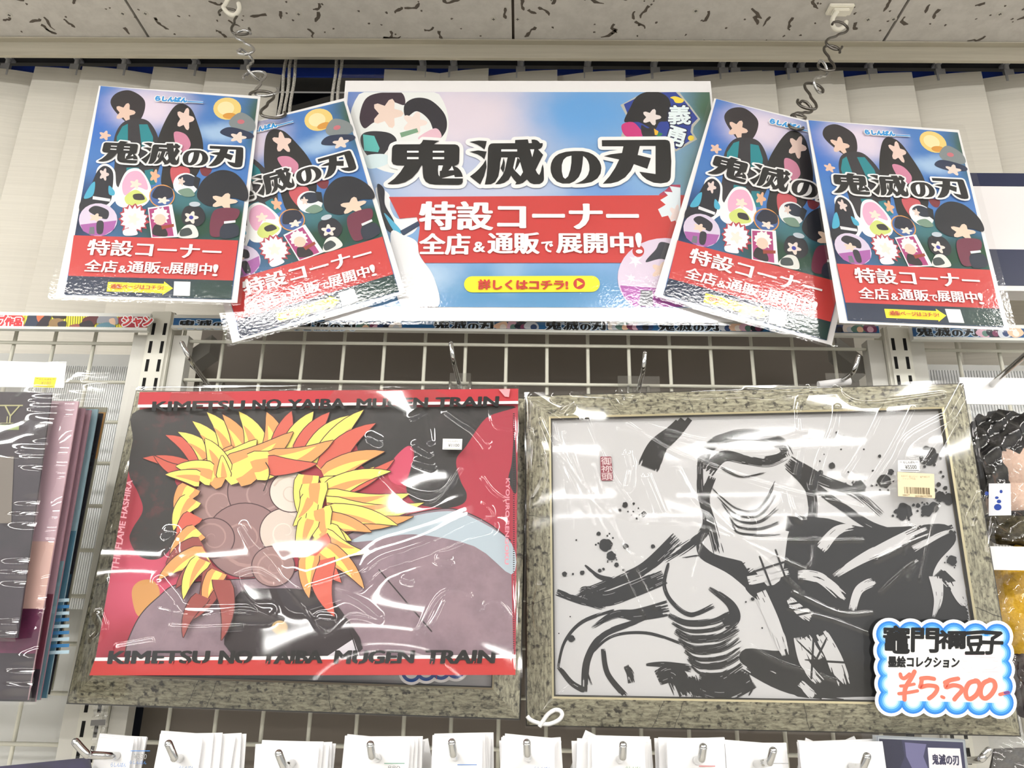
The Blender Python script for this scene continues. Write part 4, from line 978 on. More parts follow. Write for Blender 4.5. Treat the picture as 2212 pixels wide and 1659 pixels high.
KF = [([(1060,1045),(1200,1000),(1330,955),(1440,880),(1560,840),(1700,790),(1850,720),(1950,690)], 4.6, 21), ([(1000,1000),(1080,1050),(1300,980)], 3.4, 15), ([(770,740),(830,830),(900,900),(980,1000),(1060,1060)], 2.2, 6), ([(360,1030),(430,1110),(470,1160),(560,1172),(900,1172)], 2.6, 8), ([(740,980),(850,955),(1000,1060),(1150,1250),(1200,1262),(1300,1180),(1430,1205)], 1.2, 1.8), ([(740,980),(770,1070),(860,1160),(960,1200)], 1.2, 1.8),
      ([(1440,480),(1560,590),(1680,630),(1770,560),(1835,455)], 1.4, 2.2), ([(1450,500),(1600,570),(1740,570),(1820,470)], 1., 1.8), ([(1600,200),(1660,172),(1680,240),(1690,320)], 2.4, 5), ([(1770,170),(1840,220),(1900,260),(1960,330)], 2.6, 6), ([(1980,150),(2000,240),(2090,262)], 1.2, 2.2), ([(1630,1255),(1720,1090),(1810,1050),(1880,1075)], 1.4, 2.6), ([(1620,1250),(1690,1220),(1750,1110)], 1., 2), ([(1230,1060),(1340,1110),(1440,1190)], 2., 4), ([(2040,600),(1990,560),(1945,500)], 1.2, 2.4),
      ([(1950,620),(1990,660),(2000,700)], 1.2, 2.4), ([(1620,420),(1690,440)], 2.2, 5), ([(1610,340),(1680,380)], 2.2, 5), ([(1390,300),(1430,320)], 2.6, 6), ([(400,770),(440,780),(420,850)], 2.6, 7), ([(150,1340),(320,1310)], 2.2, 4), ([(420,1235),(560,1240),(760,1232)], 1.6, 3), ([(440,1130),(420,1200),(360,1330)], .9, 1.8), ([(60,1180),(80,1250),(40,1300)], 2.4, 6), ([(1940,1150),(1960,1110),(2030,1120),(2080,1180)], 1., 1.8), ([(360,1150),(560,1185),(760,1150),(920,1185)], 1., 2), ([(1730,900),(1780,905)], 2.4, 5), ([(1560,1000),(1590,1010)], 2, 4), ([(1150,1200),(1200,1205)], 2.4, 6),
      ([(240,60),(700,64),(1200,50),(1600,46),(2120,40)], 1.5, 2.2), ([(250,66),(420,58),(600,70),(800,55),(1000,66),(1300,46),(1500,56),(1800,38),(2100,44)], 1.2, 1.6), ([(2106,150),(2108,800),(2104,1450)], 1., 2.)]
filmgrid('clear_bag', tF, BAG, .407, .2925, 600, 430, .0105, [(P, h*.001*.70, w*.001*.66) for P, h, w in cre(F, KF)], .0006, 15, .0024, .037)
stk = PF.crop(200, 820, 2.304)
def s3(pr):
    pr.text('らしんばん', rect(stk, (1772, 315), (1822, 325)), (110, 108, 106)); pr.text('¥1100', rect(stk, (1774, 333), (1828, 348)), (110, 108, 106), .00006, .00006)
    pr.stroke(stk([(1756, 320), (1770, 320)]), .0002, (90, 120, 90)); pr.stroke(stk([(1824, 320), (1836, 320)]), .0002, (90, 120, 90)); pr.stroke(stk([(1752, 356), (1838, 358)]), .0003, (90, 120, 90))
sticker('price_sticker', tF, stk, [(1747,308),(1843,309),(1840,362),(1745,361)], (226, 226, 222), .0100, s3)['label'] = 'white price sticker'
# big hand-written price card on the right frame
tp = thing('price_card', 'white price card with blue cloud border and orange price, on the right frame corner', 'price card', mat=PR.M)
c5 = PR.crop(1840, 1150, 3.258)
pr = Print(.0100, .00001)
CARDQ = ((235, 712), (985, 730), (1010, 1190), (250, 1172))
scallop(pr, c5, *CARDQ, 5, 4, ((112, PW), (90, (44, 122, 206)), (76, (66, 148, 226)), (62, (126, 186, 240)), (50, (180, 214, 246)), (40, (206, 226, 246)), (33, PW)))
pr.poly(c5([(235-20, 712), (985+20, 730), (1010+20, 1190), (250-20, 1172)]), PW)
pr.build('card', tp)
bm = bmesh.new()
pr2 = Print(.0088, .00001)
scallop(pr2, c5, *CARDQ, 5, 4, ((112, (200, 200, 204)),)); pr2.build('card_back', tp)
bm.free()
pr = Print(.0106, .00001)
PINKS = (246, 214, 222)
pr.brush(c5([(735, 908), (860, 912), (1000, 916)]), [50*.00017*2, 40*.00017*2], PINKS, rnd, 14, .8)
cm = abs(c5([(600, 900)])[0][0]-c5([(500, 900)])[0][0])/100
for s, q in (('竈', [(196,655),(378,660),(372,845),(200,840)]), ('門', [(392,672),(578,675),(572,838),(390,832)]), ('禰', [(575,690),(765,690),(765,810),(575,812)]), ('豆', [(760,700),(895,690),(890,850),(765,850)]), ('子', [(880,690),(1030,700),(1010,850),(870,850)])): pr.text(s, c5(q), INK, 6*cm, 6*cm)
pr.text('墨絵コレクション', c5([(228,865),(722,872),(715,945),(230,940)]), INK, 3*cm, 3*cm)
ORG = (238, 112, 92)
def hand(pts, w=26): pr.stroke(c5(smooth(pts, 5, False)), w*cm, ORG)
hand([(312,990),(318,1010),(340,1018),(375,990)]); hand([(410,972),(385,1020),(345,1090),(340,1165)], 30); hand([(312,1072),(360,1068),(408,1058)], 20); hand([(300,1125),(360,1118),(430,1105)], 22)
hand([(545,1022),(500,1015),(455,1020)], 28); hand([(460,1025),(455,1060),(450,1080),(500,1068),(560,1075),(565,1100),(540,1135),(510,1158)], 28); hand([(598,1146),(612,1152)], 22)
hand([(712,1020),(660,1030),(620,1048)], 28); hand([(640,1040),(625,1080),(680,1066),(730,1078),(735,1105),(705,1140),(685,1165)], 28)
hand([(838,1036),(790,1050),(765,1100),(772,1150),(800,1160),(840,1130),(862,1080),(850,1040),(830,1034)], 30); hand([(935,1030),(890,1050),(868,1095),(872,1140),(900,1158),(940,1130),(968,1080),(960,1040),(930,1028)], 30)
hand([(1000,1130),(1030,1122),(1058,1116)], 22)
pr.stroke(c5([(1036,1120),(1058,1116)]), 20*cm, (104, 70, 130))
pr.build('handwriting', tp)

# ------------------------------------------------------------------ header strips under the posters
PS = Plane(0, -.0215, .36, 0, 0, 0)
s0 = PS.crop(0, 0, 1); s4 = PS.crop(0, 660, 4.608)
def strip(lab, x0, x1, y0, y1, base, fn):
    (u0, v0), (u1, v1) = s0([(x0, y0), (x1, y1)])
    t = thing('header_strip', lab, 'shelf header strip', mat=PS.M, group='printed strips along the top of the shelf')
    bm = bmesh.new(); box(bm, u0-.001, u1+.001, v1-.004, v0+.005, -.006, -.0008); box(bm, u0-.001, u1+.001, v1-.004, v1-.0005, -.0008, .0016)
    obj('holder', bm, paint((216, 216, 210), .4), t)
    pr = Print(0, .00001); pr.poly([(u0, v0), (u1, v0), (u1, v1), (u0, v1)], base); fn(pr, lambda P: [(min(max(u, u0), u1), min(max(v, v1), v0)) for u, v in P])
    pr.build('printed_strip', t)
def sl_(pr, cl):
    for k in range(40): pr.poly(cl(s4([(250+k*24, 85), (256+k*24, 85), (242+k*24, 225), (236+k*24, 225)])), (90, 84, 40))
    pr.poly(cl(s4([(0,88),(225,88),(245,130),(225,170),(250,215),(0,215)])), (200, 44, 44))
    for s, q in (('プ', [(-8,100),(72,100),(60,215),(-20,215)]), ('作品', [(60,125),(222,125),(216,205),(52,205)])):
        for c, w in ((PW, .0022), ((206, 50, 56), .0008)): pr.text(s, s4(q), c, w, w)
    for c, P in (((48, 56, 76), [(285,92),(520,92),(470,215),(240,215)]), ((206, 110, 70), smooth([(370,95),(440,95),(430,170),(380,160)])), ((40, 32, 40), smooth([(440,110),(500,110),(470,215),(360,215)])), ((40, 30, 28), smooth([(530,92),(650,92),(650,130),(540,130)])), ((150, 120, 78), smooth([(500,150),(600,130),(660,190),(600,220),(500,215)])), ((50, 44, 50), smooth([(580,170),(660,160),(650,218),(590,218)])),
                 ((92, 34, 36), smooth([(850,120),(980,95),(950,190),(880,220),(790,215),(820,160)])), ((40, 30, 36), smooth([(800,180),(900,150),(930,218),(780,218)])), ((150, 80, 70), smooth([(700,200),(780,185),(790,222),(700,222)])), ((150, 152, 160), smooth([(970,180),(990,110),(1090,92),(1170,120),(1170,190),(1060,170)])), ((96, 140, 156), smooth([(980,190),(1080,170),(1150,215),(980,222)])), ((226, 190, 160), smooth([(1090,140),(1140,130),(1150,190),(1100,180)])),
                 ((160, 30, 50), [(1180,120),(1230,95),(1490,95),(1490,222),(1220,222),(1185,180)])): pr.poly(cl(s4(P)), c)
    for c, w in ((PW, .0022), ((206, 50, 56), .0008)): pr.text('ジャン', s4([(1226,112),(1520,112),(1510,208),(1222,208)]), c, w, w)
strip('yellow and red printed header strip at the far left end, left of the upright', -200, 318, 679, 708, (238, 226, 62), sl_)
blue = blobmat('blue_strip_print', (48, 106, 160), [(k*.13-.45, .0, .05, .03, (28, 60, 104), .8) for k in range(9)]+[(.9, 0, .2, .05, (40, 90, 130))], .02, 40)
def lg(pr, x, y, w, cl):
    u, v = PS.uv(x, y); h = w*.155
    f = boxmap([(u, v), (u+w, v), (u+w, v-h), (u, v-h)])
    sub = Print(pr.z, .000005); sub.bm.free(); sub.bm, sub.mats = pr.bm, pr.mats
    logo(sub, f, (190, 206, 222), .0011, white=(150, 176, 204)); pr.z = sub.z
PAL = [(214, 170, 190), (232, 222, 214), (36, 40, 52), (96, 130, 120), (200, 206, 214), (120, 60, 90), (230, 190, 160), (50, 70, 110)]
def sm_(xs, ys):
    def fn(pr, cl):
        rr = random.Random(4)
        for i, x in enumerate(xs):
            lg(pr, x, ys[i], .0725, cl)
            for k in range(4):
                c = PS.uv(x+148+k*22, ys[i]+12); pr.poly(cl(smooth([(c[0]+.010*math.cos(a)*rr.uniform(.6, 1.1), c[1]+.008*math.sin(a)*rr.uniform(.7, 1.1)) for a in [j*1.05 for j in range(6)]], 3)), PAL[(i*3+k*2) % 8])
                pr.poly(cl(ell(c[0]+.001, c[1]-.001, .004, .004, 12)), PAL[(i*3+k*2+3) % 8])
    return fn
strip('long blue printed header strip between the two uprights, under the banner', 376, 1900, 687, 720, blue, sm_([388, 640, 937, 1178, 1421, 1662], [691, 695, 694, 695, 697, 700]))
strip('blue printed header strip at the far right, under the rightmost poster', 1970, 2400, 707, 732, blue, sm_([1978, 2250], [707, 709]))

# ------------------------------------------------------------------ ceiling hooks and the two chains of S-hooks
WPL = paint((240, 236, 222), .35)
for lab, pl_px, path in (('white plastic ceiling hook at the top left, holding the left chain', (500, -22), [(500,-18),(488,8),(483,17),(495,30),(508,32),(517,20),(515,7)]),
                         ('white plastic ceiling hook at the top right, holding the right chain', (1814, 17), [(1812,20),(1806,28),(1798,43),(1801.5,60),(1813,63.5),(1825,55),(1828,47)])):
    p = WZ(*pl_px, CH); t = thing('ceiling_hook', lab, 'hook', p, 'ceiling hooks')
    bm = bmesh.new(); box(bm, -.019, .019, -.010, .010, -.006, 0); box(bm, -.012, .012, -.007, .007, -.011, -.006)
    bmesh.ops.bevel(bm, geom=bm.edges[:], offset=.0012, segments=2, affect='EDGES'); obj('base', bm, WPL, t)
    bm = bmesh.new(); tube(bm, [W3(x, y, p.y-.002)-p for x, y in smooth(path, 5, False)], .0034, 12); obj('hook', bm, WPL, t)
SH = smooth([(-.20,.78),(-.19,.88),(-.10,.97),(.04,.97),(.14,.88),(.12,.72),(.02,.56),(-.02,.44),(-.12,.28),(-.14,.12),(-.04,.03),(.10,.03),(.19,.12),(.20,.22)], 5, False)
def s_hook(a, b, ya, yb, ang, m, lab, flip=1):
    P, Q = W3(*a, ya), W3(*b, yb); ax = P-Q; L = ax.length; v = ax.normalized()
    u = RGT-v*RGT.dot(v); u.normalize(); u = Matrix.Rotation(math.radians(ang), 3, v) @ u
    bm = bmesh.new(); tube(bm, [(u*(x*flip)*L+v*(y*L)) for x, y in SH], .0019, 10)
    o = obj('s_hook', bm, m); o.location = Q
    tag(o, lab, 'hook', 'S-hooks of the chains')
ordn = ['topmost', 'second', 'third', 'fourth', 'fifth', 'lowest']
LC = [((490,18),(523,76),.045,.03,12,DSTEEL,1), ((518,66),(537,117),.032,.015,0,LSTEEL,-1), ((531,112),(551,167),.017,0,55,LSTEEL,1), ((549,154),(577,208),.002,-.035,0,LSTEEL,1), ((566,196),(590,256),-.03,-.0665,10,DSTEEL,1)]
for i, (a, b, ya, yb, an, m, fl) in enumerate(LC):
    s_hook(a, b, ya, yb, an, m, '%s S-hook of the left chain, %s grey steel' % (ordn[i if i < 4 else 5], 'dark' if m is DSTEEL else 'pale'), fl)
RC = [((1822,50),(1794,104),.050,.035,10,DSTEEL,1), ((1796,98),(1786,154),.037,.02,0,DSTEEL,-1), ((1783,140),(1762,192),.022,.005,45,LSTEEL,1), ((1757,180),(1744,236),.008,-.02,8,DSTEEL,-1), ((1748,226),(1722,262),-.018,-.04,30,DSTEEL,1), ((1730,248),(1714,278),-.038,-.0615,5,DSTEEL,1)]
for i, (a, b, ya, yb, an, m, fl) in enumerate(RC):
    s_hook(a, b, ya, yb, an, m, '%s S-hook of the right chain, %s grey steel' % (ordn[i], 'dark' if m is DSTEEL else 'pale'), fl)

# ------------------------------------------------------------------ prong hooks clipped on the mesh
HOLD = filmmat('clear_holder', .08, .10, tint=(.93, .93, .92))
def prong(path, lab, r=.0026, plate=True, holder=None, tipm=None):
    P = [W3(x, y, Y) for x, y, Y in path]; base = P[0].copy(); t = thing('prong_hook', lab, 'display hook', base, 'prong hooks on the mesh')
    bm = bmesh.new(); Q = [p-base for p in P]
    S = [Vector(q) for q in smooth([tuple(q) for q in Q], 6, False)]
    tube(bm, S, r, 12); bmesh.ops.create_uvsphere(bm, u_segments=10, v_segments=6, radius=r, matrix=Matrix.Translation(S[-1]))
    obj('prong', bm, CHROME, t, True)
    if plate:
        bm = bmesh.new()
        for dx in (-.012, .012): tube(bm, [Vector((dx, -.002, -.016)), Vector((dx, -.004, .006)), Vector((dx, .004, .008)), Vector((dx, .006, .002))], .0018, 8)
        tube(bm, [Vector((-.012, -.002, -.012)), Vector((.012, -.002, -.012))], .0018, 8); obj('back_clip', bm, CHROME, t, True)
    if holder:
        (x0, y0, x1, y1, Y) = holder; a, b = W3(x0, y0, Y)-base, W3(x1, y1, Y)-base; bm = bmesh.new(); box(bm, a.x, b.x, Y-.0008-base.y, Y-base.y, b.z, a.z); obj('label_holder', bm, HOLD, t)
    return t
prong([(457,840,0.0),(432,808,-.05),(408,772,-.095),(393,741,-.098)], 'chrome prong hook above the left end of the red bagged file, beside the left upright')
prong([(994,838,0),(986,806,-.035),(979,776,-.068),(974,742,-.070)], 'chrome prong hook above the right part of the red bagged file', holder=(972, 806, 1016, 842, -.012))
prong([(1378,847,0),(1384,822,-.035),(1390,796,-.068),(1393,763,-.071)], 'chrome prong hook above the left part of the right picture frame', holder=(1334, 812, 1426, 850, -.012))
wl = prong([(1800,838,0),(1822,820,-.035),(1843,803,-.068),(1854,770,-.072)], 'chrome prong hook above the right part of the right picture frame', holder=(1782, 806, 1874, 838, -.014))
bm = bmesh.new(); b0_ = W3(1800, 838, 0); a_, c_ = W3(1768, 832, -.03)-b0_, W3(1836, 823, -.03)-b0_; tube(bm, [a_, (a_+c_)/2, c_], .0045, 12); obj('rolled_label', bm, WHITE, wl)['label'] = 'white rolled label'
prong([(2126,846,-.075),(2133,839,-.09),(2170,806,-.125),(2260,728,-.19)], 'chrome prong hook at far right, over the white bag header', r=.0028, plate=False)

# ------------------------------------------------------------------ white header cards on the bottom row of hooks
HK = [((163,1603),(185,1629),(258,1633)), ((364,1607),(376,1636),(391,1638)), ((602,1628),(612,1655),(633,1649)), ((800,1609),(803,1632),(818,1638)), ((976,1604),(979,1628),(985,1635)),
      ((1138,1605),(1139,1628),(1142,1638)), ((1346,1610),(1345,1634),(1338,1641)), ((1519,1614),(1516,1638),(1503,1643)), ((1670,1622),(1663,1645),(1632,1651)), ((1873,1634),(1865,1656),(1836,1657))]
nth = ['leftmost', 'second', 'third', 'fourth', 'fifth', 'sixth', 'seventh', 'eighth', 'ninth', 'rightmost']
YC = -.128
for i, (tp_, el, ba) in enumerate(HK):
    far = i in (0,)
    d = -.012 if not far else -.004
    prong([(ba[0]+(1142-ba[0])*.06, ba[1]-2, YC+.115), (ba[0], ba[1], YC+.004), (el[0]+(ba[0]-el[0])*.15, el[1]+2, YC-.020), (el[0], el[1]-2, YC-.024), tuple(tp_)+(YC-.026,)], '%s bright chrome prong hook of the bottom row of white cards' % nth[i], r=.0034, plate=False)
PACK = [(213,290,1594,5,(222,330)), (345,438,1592,6,(352,566)), (570,690,1608,5,(540,740)), (745,886,1600,5,(745,925)), (936,1043,1590,5,(930,1068)), (1084,1198,1599,5,(1076,1216)), (1278,1392,1600,6,(1222,1412)), (1440,1564,1598,6,(1408,1566)), (1566,1686,1607,4,(1560,1700)), (1726,1906,1609,6,(1716,1906))]
cr = random.Random(9)
def hcard(x0, x1, y, Y, rot, lab, grp, m=CARD, front=False):
    A, Bq = W3(x0, y, Y), W3(x1, y, Y); w = Bq.x-A.x; c = Vector(((A.x+Bq.x)/2, Y, A.z)); h = .062
    bm = bmesh.new(); n = 8; T = []; rr = []
    bow = cr.uniform(-.0015, .0015)
    for k in range(n+1):
        u = k/n-.5; T.append((u*w, bow*(1-4*u*u)))
    for zz in (0, -h): rr.append([bm.verts.new((x, y_, zz)) for x, y_ in T])
    rb = [[bm.verts.new((x, y_+.0012, zz)) for x, y_ in T] for zz in (0, -h)]
    for k in range(n):
        bm.faces.new((rr[1][k], rr[1][k+1], rr[0][k+1], rr[0][k])); bm.faces.new((rb[1][k+1], rb[1][k], rb[0][k], rb[0][k+1])); bm.faces.new((rr[0][k], rr[0][k+1], rb[0][k+1], rb[0][k]))
    for k in (0, n): bm.faces.new((rr[1][k], rr[0][k], rb[0][k], rb[1][k]))
    o = obj('header_card', bm, m); o.location = c; o.rotation_euler = (0, rot, 0)
    return tag(o, lab, 'card', grp)
fronts = []
for i, (x0, x1, y, n, (e0, e1)) in enumerate(PACK):
    grp = 'white header cards on the %s hook of the bottom row' % nth[i]
    f = hcard(x0, x1, y, YC, math.radians((x0-1100)*-.0008), 'front white header card on the %s hook of the bottom row' % nth[i], grp)
    fronts.append(f)
    for k in range(1, n):
        s = k/(n-1); a = x0+(e0-x0)*s*cr.uniform(.4, 1) if k % 2 else x0+cr.uniform(0, 8); b = x1+(e1-x1)*s*cr.uniform(.7, 1)
        hcard(a, b, y+cr.uniform(-9, 4)-4*s, YC+.004*k+.001, math.radians(cr.uniform(-4, 4)), 'white header card behind the front one on the %s hook of the bottom row' % nth[i], grp)
for x0, x1, y, rot, lab in ((1262, 1330, 1592, 24, 'white card tilted up behind the seventh hook of the bottom row'), (1740, 1800, 1606, 22, 'white card corner fanned left behind the rightmost bottom hook'), (1780, 1850, 1604, -24, 'white card corner fanned right behind the rightmost bottom hook'), (880, 925, 1600, -14, 'white card corner sticking out beside the fourth hook of the bottom row')):
    hcard(x0, x1, y, YC+.034, math.radians(rot), lab, 'fanned white cards')
PCF = Plane(0, YC-.0022, -.1, 0, 0, 0); q0 = PCF.crop(0, 0, 1)
BLU, GRN, GRY = (70, 130, 200), (90, 150, 90), (150, 150, 150)
for i, lines in ((0, [(240,1647,272,BLU,'らしんばん',10),(282,1622,324,BLU,None,0),(290,1628,316,GRY,'¥330',12),(280,1643,316,BLU,'らしんばん',8)]), (1, [(388,1654,418,BLU,'らしんばん',8)]), (3, [(830,1649,874,(90,150,120),None,0),(838,1654,864,GRY,'880',9)]), (4, [(988,1652,1030,BLU,None,0)]), (5, [(1154,1656,1190,BLU,'らしんばん',8)]), (6, [(1352,1655,1386,GRN,'らしんばん',8)]), (7, [(1510,1655,1545,(200,80,80),None,0)]), (8, [(1655,1649,1703,GRY,None,0)])):
    pr = Print(0, .00001)
    for x0, y, x1, c, s, h in lines:
        if s: pr.text(s, rect(q0, (x0, y), (x1, y+h)), c)
        else: pr.stroke(q0([(x0, y), (x1, y)]), .0006, c, cap=False)
    o = pr.build('printed_lines', None); o.matrix_world = PCF.M; o.parent = fronts[i]; bpy.context.view_layer.update(); o.matrix_parent_inverse = fronts[i].matrix_world.inverted()

# ------------------------------------------------------------------ bagged clear files at the far left
def qplane(Y): return Plane(0, Y, .1, 0, 0, 0)
def bagged(lab, Y, tr, br, prints, bag, bump_=0., fine_=1., header=None, wid=.23, extra=None):
    pl = qplane(Y); f = pl.crop(0, 0, 1); TR, BR = f([tr, br]); t = thing('bagged_clear_file', lab, 'clear file', mat=pl.M, group='bagged clear files at the far left')
    L = [(TR[0]-wid, TR[1]), TR, BR, (BR[0]-wid, BR[1])]
    bm = bmesh.new(); a = [bm.verts.new((*p, 0)) for p in L]; b = [bm.verts.new((*p, -.0016)) for p in L]
    bm.faces.new(a); bm.faces.new(b[::-1])
    for k in range(4): bm.faces.new((a[k], b[k], b[(k+1) % 4], a[(k+1) % 4]))
    o = obj('file', bm, prints[0], t); pr = Print(.0003, .00002)
    for c, (t0, t1) in prints[1:]:
        A = [(L[0][0]+(L[3][0]-L[0][0])*t0, L[0][1]+(L[3][1]-L[0][1])*t0), (TR[0]+(BR[0]-TR[0])*t0, TR[1]+(BR[1]-TR[1])*t0), (TR[0]+(BR[0]-TR[0])*t1, TR[1]+(BR[1]-TR[1])*t1), (L[0][0]+(L[3][0]-L[0][0])*t1, L[0][1]+(L[3][1]-L[0][1])*t1)]
        pr.poly(A, c)
    if extra: extra(pr, f)
    if len(pr.bm.faces): pr.build('print', t)
    (bx, by), (cx, cy) = f([bag[0]])[0], f([bag[1]])[0]
    bm = bmesh.new(); nx, ny = 60, 160; rs = np.random.RandomState(int(-Y*1e4)); V = []
    ph = rs.uniform(0, 6.28, 8)
    for j in range(ny+1):
        t_ = j/ny
        for i in range(nx+1):
            s_ = i/nx; x = (bx-wid)+(wid)*s_+(cx-bx)*t_; y = by+(cy-by)*t_
            z = .0022+bump_*math.exp(-((y-by+.098)/.030)**2)+.0009*math.sin(s_*9+ph[0]+2*t_)+fine_*.0007*math.sin(t_*17+ph[1]+s_*4)+(.0012*math.sin(t_*95+ph[2]+3*math.sin(t_*31+ph[3]))*max(0, (s_-.86)/.14) if s_ > .86 else 0)+fine_*.0003*math.sin(t_*60+s_*40+ph[4])
            V.append(bm.verts.new((x, y, z)))
    for j in range(ny):
        for i in range(nx):
            g = bm.faces.new((V[j*(nx+1)+i], V[j*(nx+1)+i+1], V[(j+1)*(nx+1)+i+1], V[(j+1)*(nx+1)+i])); g.smooth = True
    bmesh.ops.recalc_face_normals(bm, faces=bm.faces); obj('clear_bag', bm, BAG, t)
    if header:
        pr = Print(.0004, .00002); header(pr, f); pr.build('bag_header', t)['label'] = 'white bag header with a price sticker'
    return t
def hA(pr, f):
    pr.poly(f([(-298,771),(144,784),(138,838),(-303,832)]), (238, 236, 234))
    pr.poly(f([(76,815),(123,816),(118,838),(72,836)]), (238, 216, 50))
    pr.text('らしんばん', rect(f, (86, 817), (112, 822)), (110, 90, 40)); pr.text('¥180', rect(f, (90, 824), (110, 831)), (170, 150, 70))
    pr.stroke(f([(77, 834), (116, 835)]), .0004, (110, 90, 40), cap=False); pr.stroke(f([(79, 818), (84, 818)]), .0003, (110, 90, 40), cap=False); pr.stroke(f([(114, 819), (119, 819)]), .0003, (110, 90, 40), cap=False)
def xA(pr, f):
    k = f; OLV = (176, 172, 130); c = lambda P: f([(x/7.2125, 770+y/7.2125) for x, y in P])
    pr.stroke(c([(-200, 765), (360, 765)]), .0013, OLV, cap=False); pr.stroke(c([(-200, 1040), (212, 1040)]), .0006, OLV, cap=False)
    pr.stroke(c([(90, 780), (165, 925), (155, 1035)]), .0014, OLV); pr.stroke(c([(300, 780), (170, 925)]), .0014, OLV); pr.stroke(c([(120, 940), (110, 1035)]), .0010, OLV)
    pr.poly(c([(-200,1065),(302,1062),(298,1145),(-200,1150)]), (150, 164, 110))
    pr.poly(c([(-200,1560),(220,1560),(180,2600),(-200,2600)]), (120, 112, 104))
maroon = noisemat('maroon_print', (104, 40, 74), (70, 30, 56), (30, 30, 30), .5, 0, .4, .7)
dark = noisemat('dark_violet_print', (62, 54, 62), (44, 40, 46), (24, 24, 24), .5, 0, .4, .7)
bagged('dark violet clear file in the frontmost bag with a white header and yellow sticker', -.172, (112, 848), (38, 1378), [dark], ((144, 782), (36, 1386)), bump_=.0068, fine_=.25, header=hA, extra=xA)
bagged('pink clear file with maroon lower end, directly behind the frontmost bag', -.158, (170, 867), (60, 1512), [paint((196, 166, 176)), ((214, 176, 166), (.50, .72)), (maroon, (.72, .86)), (paint((56, 50, 56)), (.86, 1))], ((178, 800), (68, 1522)))
bagged('dusty mauve clear file, second behind the frontmost bag', -.148, (184, 882), (76, 1516), [paint((158, 126, 138)), ((96, 44, 60), (.66, .9)), ((40, 36, 44), (.9, 1))], ((190, 820), (82, 1522)))
bagged('rosy mauve clear file, third behind the frontmost bag', -.140, (197, 886), (86, 1512), [paint((150, 118, 130)), ((120, 150, 160), (.55, 1))], ((202, 830), (92, 1518)))
def xD(pr, f):
    for k in range(9): pr.stroke(f([(60, 1300+k*14), (150, 1296+k*14)]), .003, (60, 120, 170) if k % 2 else (180, 206, 220), cap=False)
bagged('pale teal clear file with blue stripes near its foot, fourth behind the frontmost bag', -.131, (212, 884), (100, 1508), [paint((132, 158, 168)), ((70, 110, 130), (.45, 1))], ((216, 836), (106, 1514)), extra=xD)
bagged('black clear file, fifth behind the frontmost bag', -.122, (222, 893), (106, 1500), [paint((30, 30, 36)), ((40, 70, 90), (.6, .8))], ((226, 850), (112, 1506)))
bagged('grey green clear file with a tan edge, rearmost of the bags at far left', -.113, (231, 880), (112, 1490), [paint((146, 144, 128)), ((170, 130, 80), (.02, .2))], ((238, 800), (118, 1500)))

# ------------------------------------------------------------------ bagged plush toys at the far right
def plush(lab, parts, bag, hdr, Y):
    base = W3(*parts[0][1], Y); t = thing('plush_toy', lab, 'plush toy', base, 'bagged plush toys')
    for name, (px, py), (rx, ry, rz), col, nz in parts:
        c = W3(px, py, Y)-base; bm = bmesh.new(); bmesh.ops.create_icosphere(bm, subdivisions=4, radius=1); rr = random.Random(int(px+py))
        ph = [rr.uniform(0, 6) for _ in range(6)]
        for v in bm.verts:
            d = v.co.normalized(); k = 1+nz*(math.sin(d.x*9+ph[0])*math.sin(d.z*8+ph[1])+.6*math.sin(d.x*17+d.y*13+ph[2])*math.sin(d.z*15+ph[3]))
            v.co = Vector((d.x*rx*k, d.y*ry*k, d.z*rz*k))+c
        obj(name, bm, col, t, True)
    (x0, y0, x1, y1) = bag; A, Bq = W3(x0, y0, Y-.045)-base, W3(x1, y1, Y-.045)-base; nx, ny = 70, 120; bm = bmesh.new(); V = []
    for j in range(ny+1):
        for i in range(nx+1):
            u, w = i/nx, j/ny
            z = .004*math.sin(u*7+w*9)+.003*math.sin(u*23-w*17+1)+.0018*math.sin(w*41+u*29)+.0012*abs(math.sin(w*25-u*33+.7*math.sin(w*12)))
            V.append(bm.verts.new((A.x+(Bq.x-A.x)*u, -.043+z, A.z+(Bq.z-A.z)*w)))
    for j in range(ny):
        for i in range(nx):
            g = bm.faces.new((V[j*(nx+1)+i], V[(j+1)*(nx+1)+i], V[(j+1)*(nx+1)+i+1], V[j*(nx+1)+i+1])); g.smooth = True
    obj('clear_bag', bm, BAG, t)
    (x0, y0, x1, y1) = hdr; A, Bq = W3(x0, y0, Y-.052)-base, W3(x1, y1, Y-.052)-base
    bm = bmesh.new(); box(bm, A.x, Bq.x, -.0535, -.052, Bq.z, A.z); obj('bag_header', bm, CARD, t)['label'] = 'white bag header'
    return t
BLK = noisemat('black_plush', (34, 32, 34), (18, 17, 18), (300, 300, 300), .95, bump=.6); SKIN = noisemat('beige_plush', (232, 200, 180), (222, 188, 168), (300, 300, 300), .95, bump=.4)
YLW = noisemat('yellow_plush', (236, 190, 62), (216, 166, 44), (300, 300, 300), .95, bump=.6); OLI = noisemat('olive_plush', (92, 84, 56), (60, 54, 38), (200, 200, 200), .95, bump=.8)
BLP = paint((44, 70, 150), .9); REDP = paint((150, 30, 36), .9)
t1 = plush('plush toy with black tufted top and beige body, bagged at the upper far right', [('top_tuft', (2210,950), (.056, .030, .032), BLK, .14), ('side_tuft', (2140,1000), (.018, .020, .050), BLK, .12), ('head', (2215,1010), (.046, .030, .036), SKIN, .01), ('body', (2215,1085), (.040, .026, .032), SKIN, .02), ('belt', (2215,1116), (.042, .028, .006), BLK, .02), ('fur_base', (2205,1142), (.044, .030, .018), OLI, .08)], (2098, 876, 2420, 1172), (2070, 816, 2420, 878), -.046)
pb = W3(2210, 950, -.046)
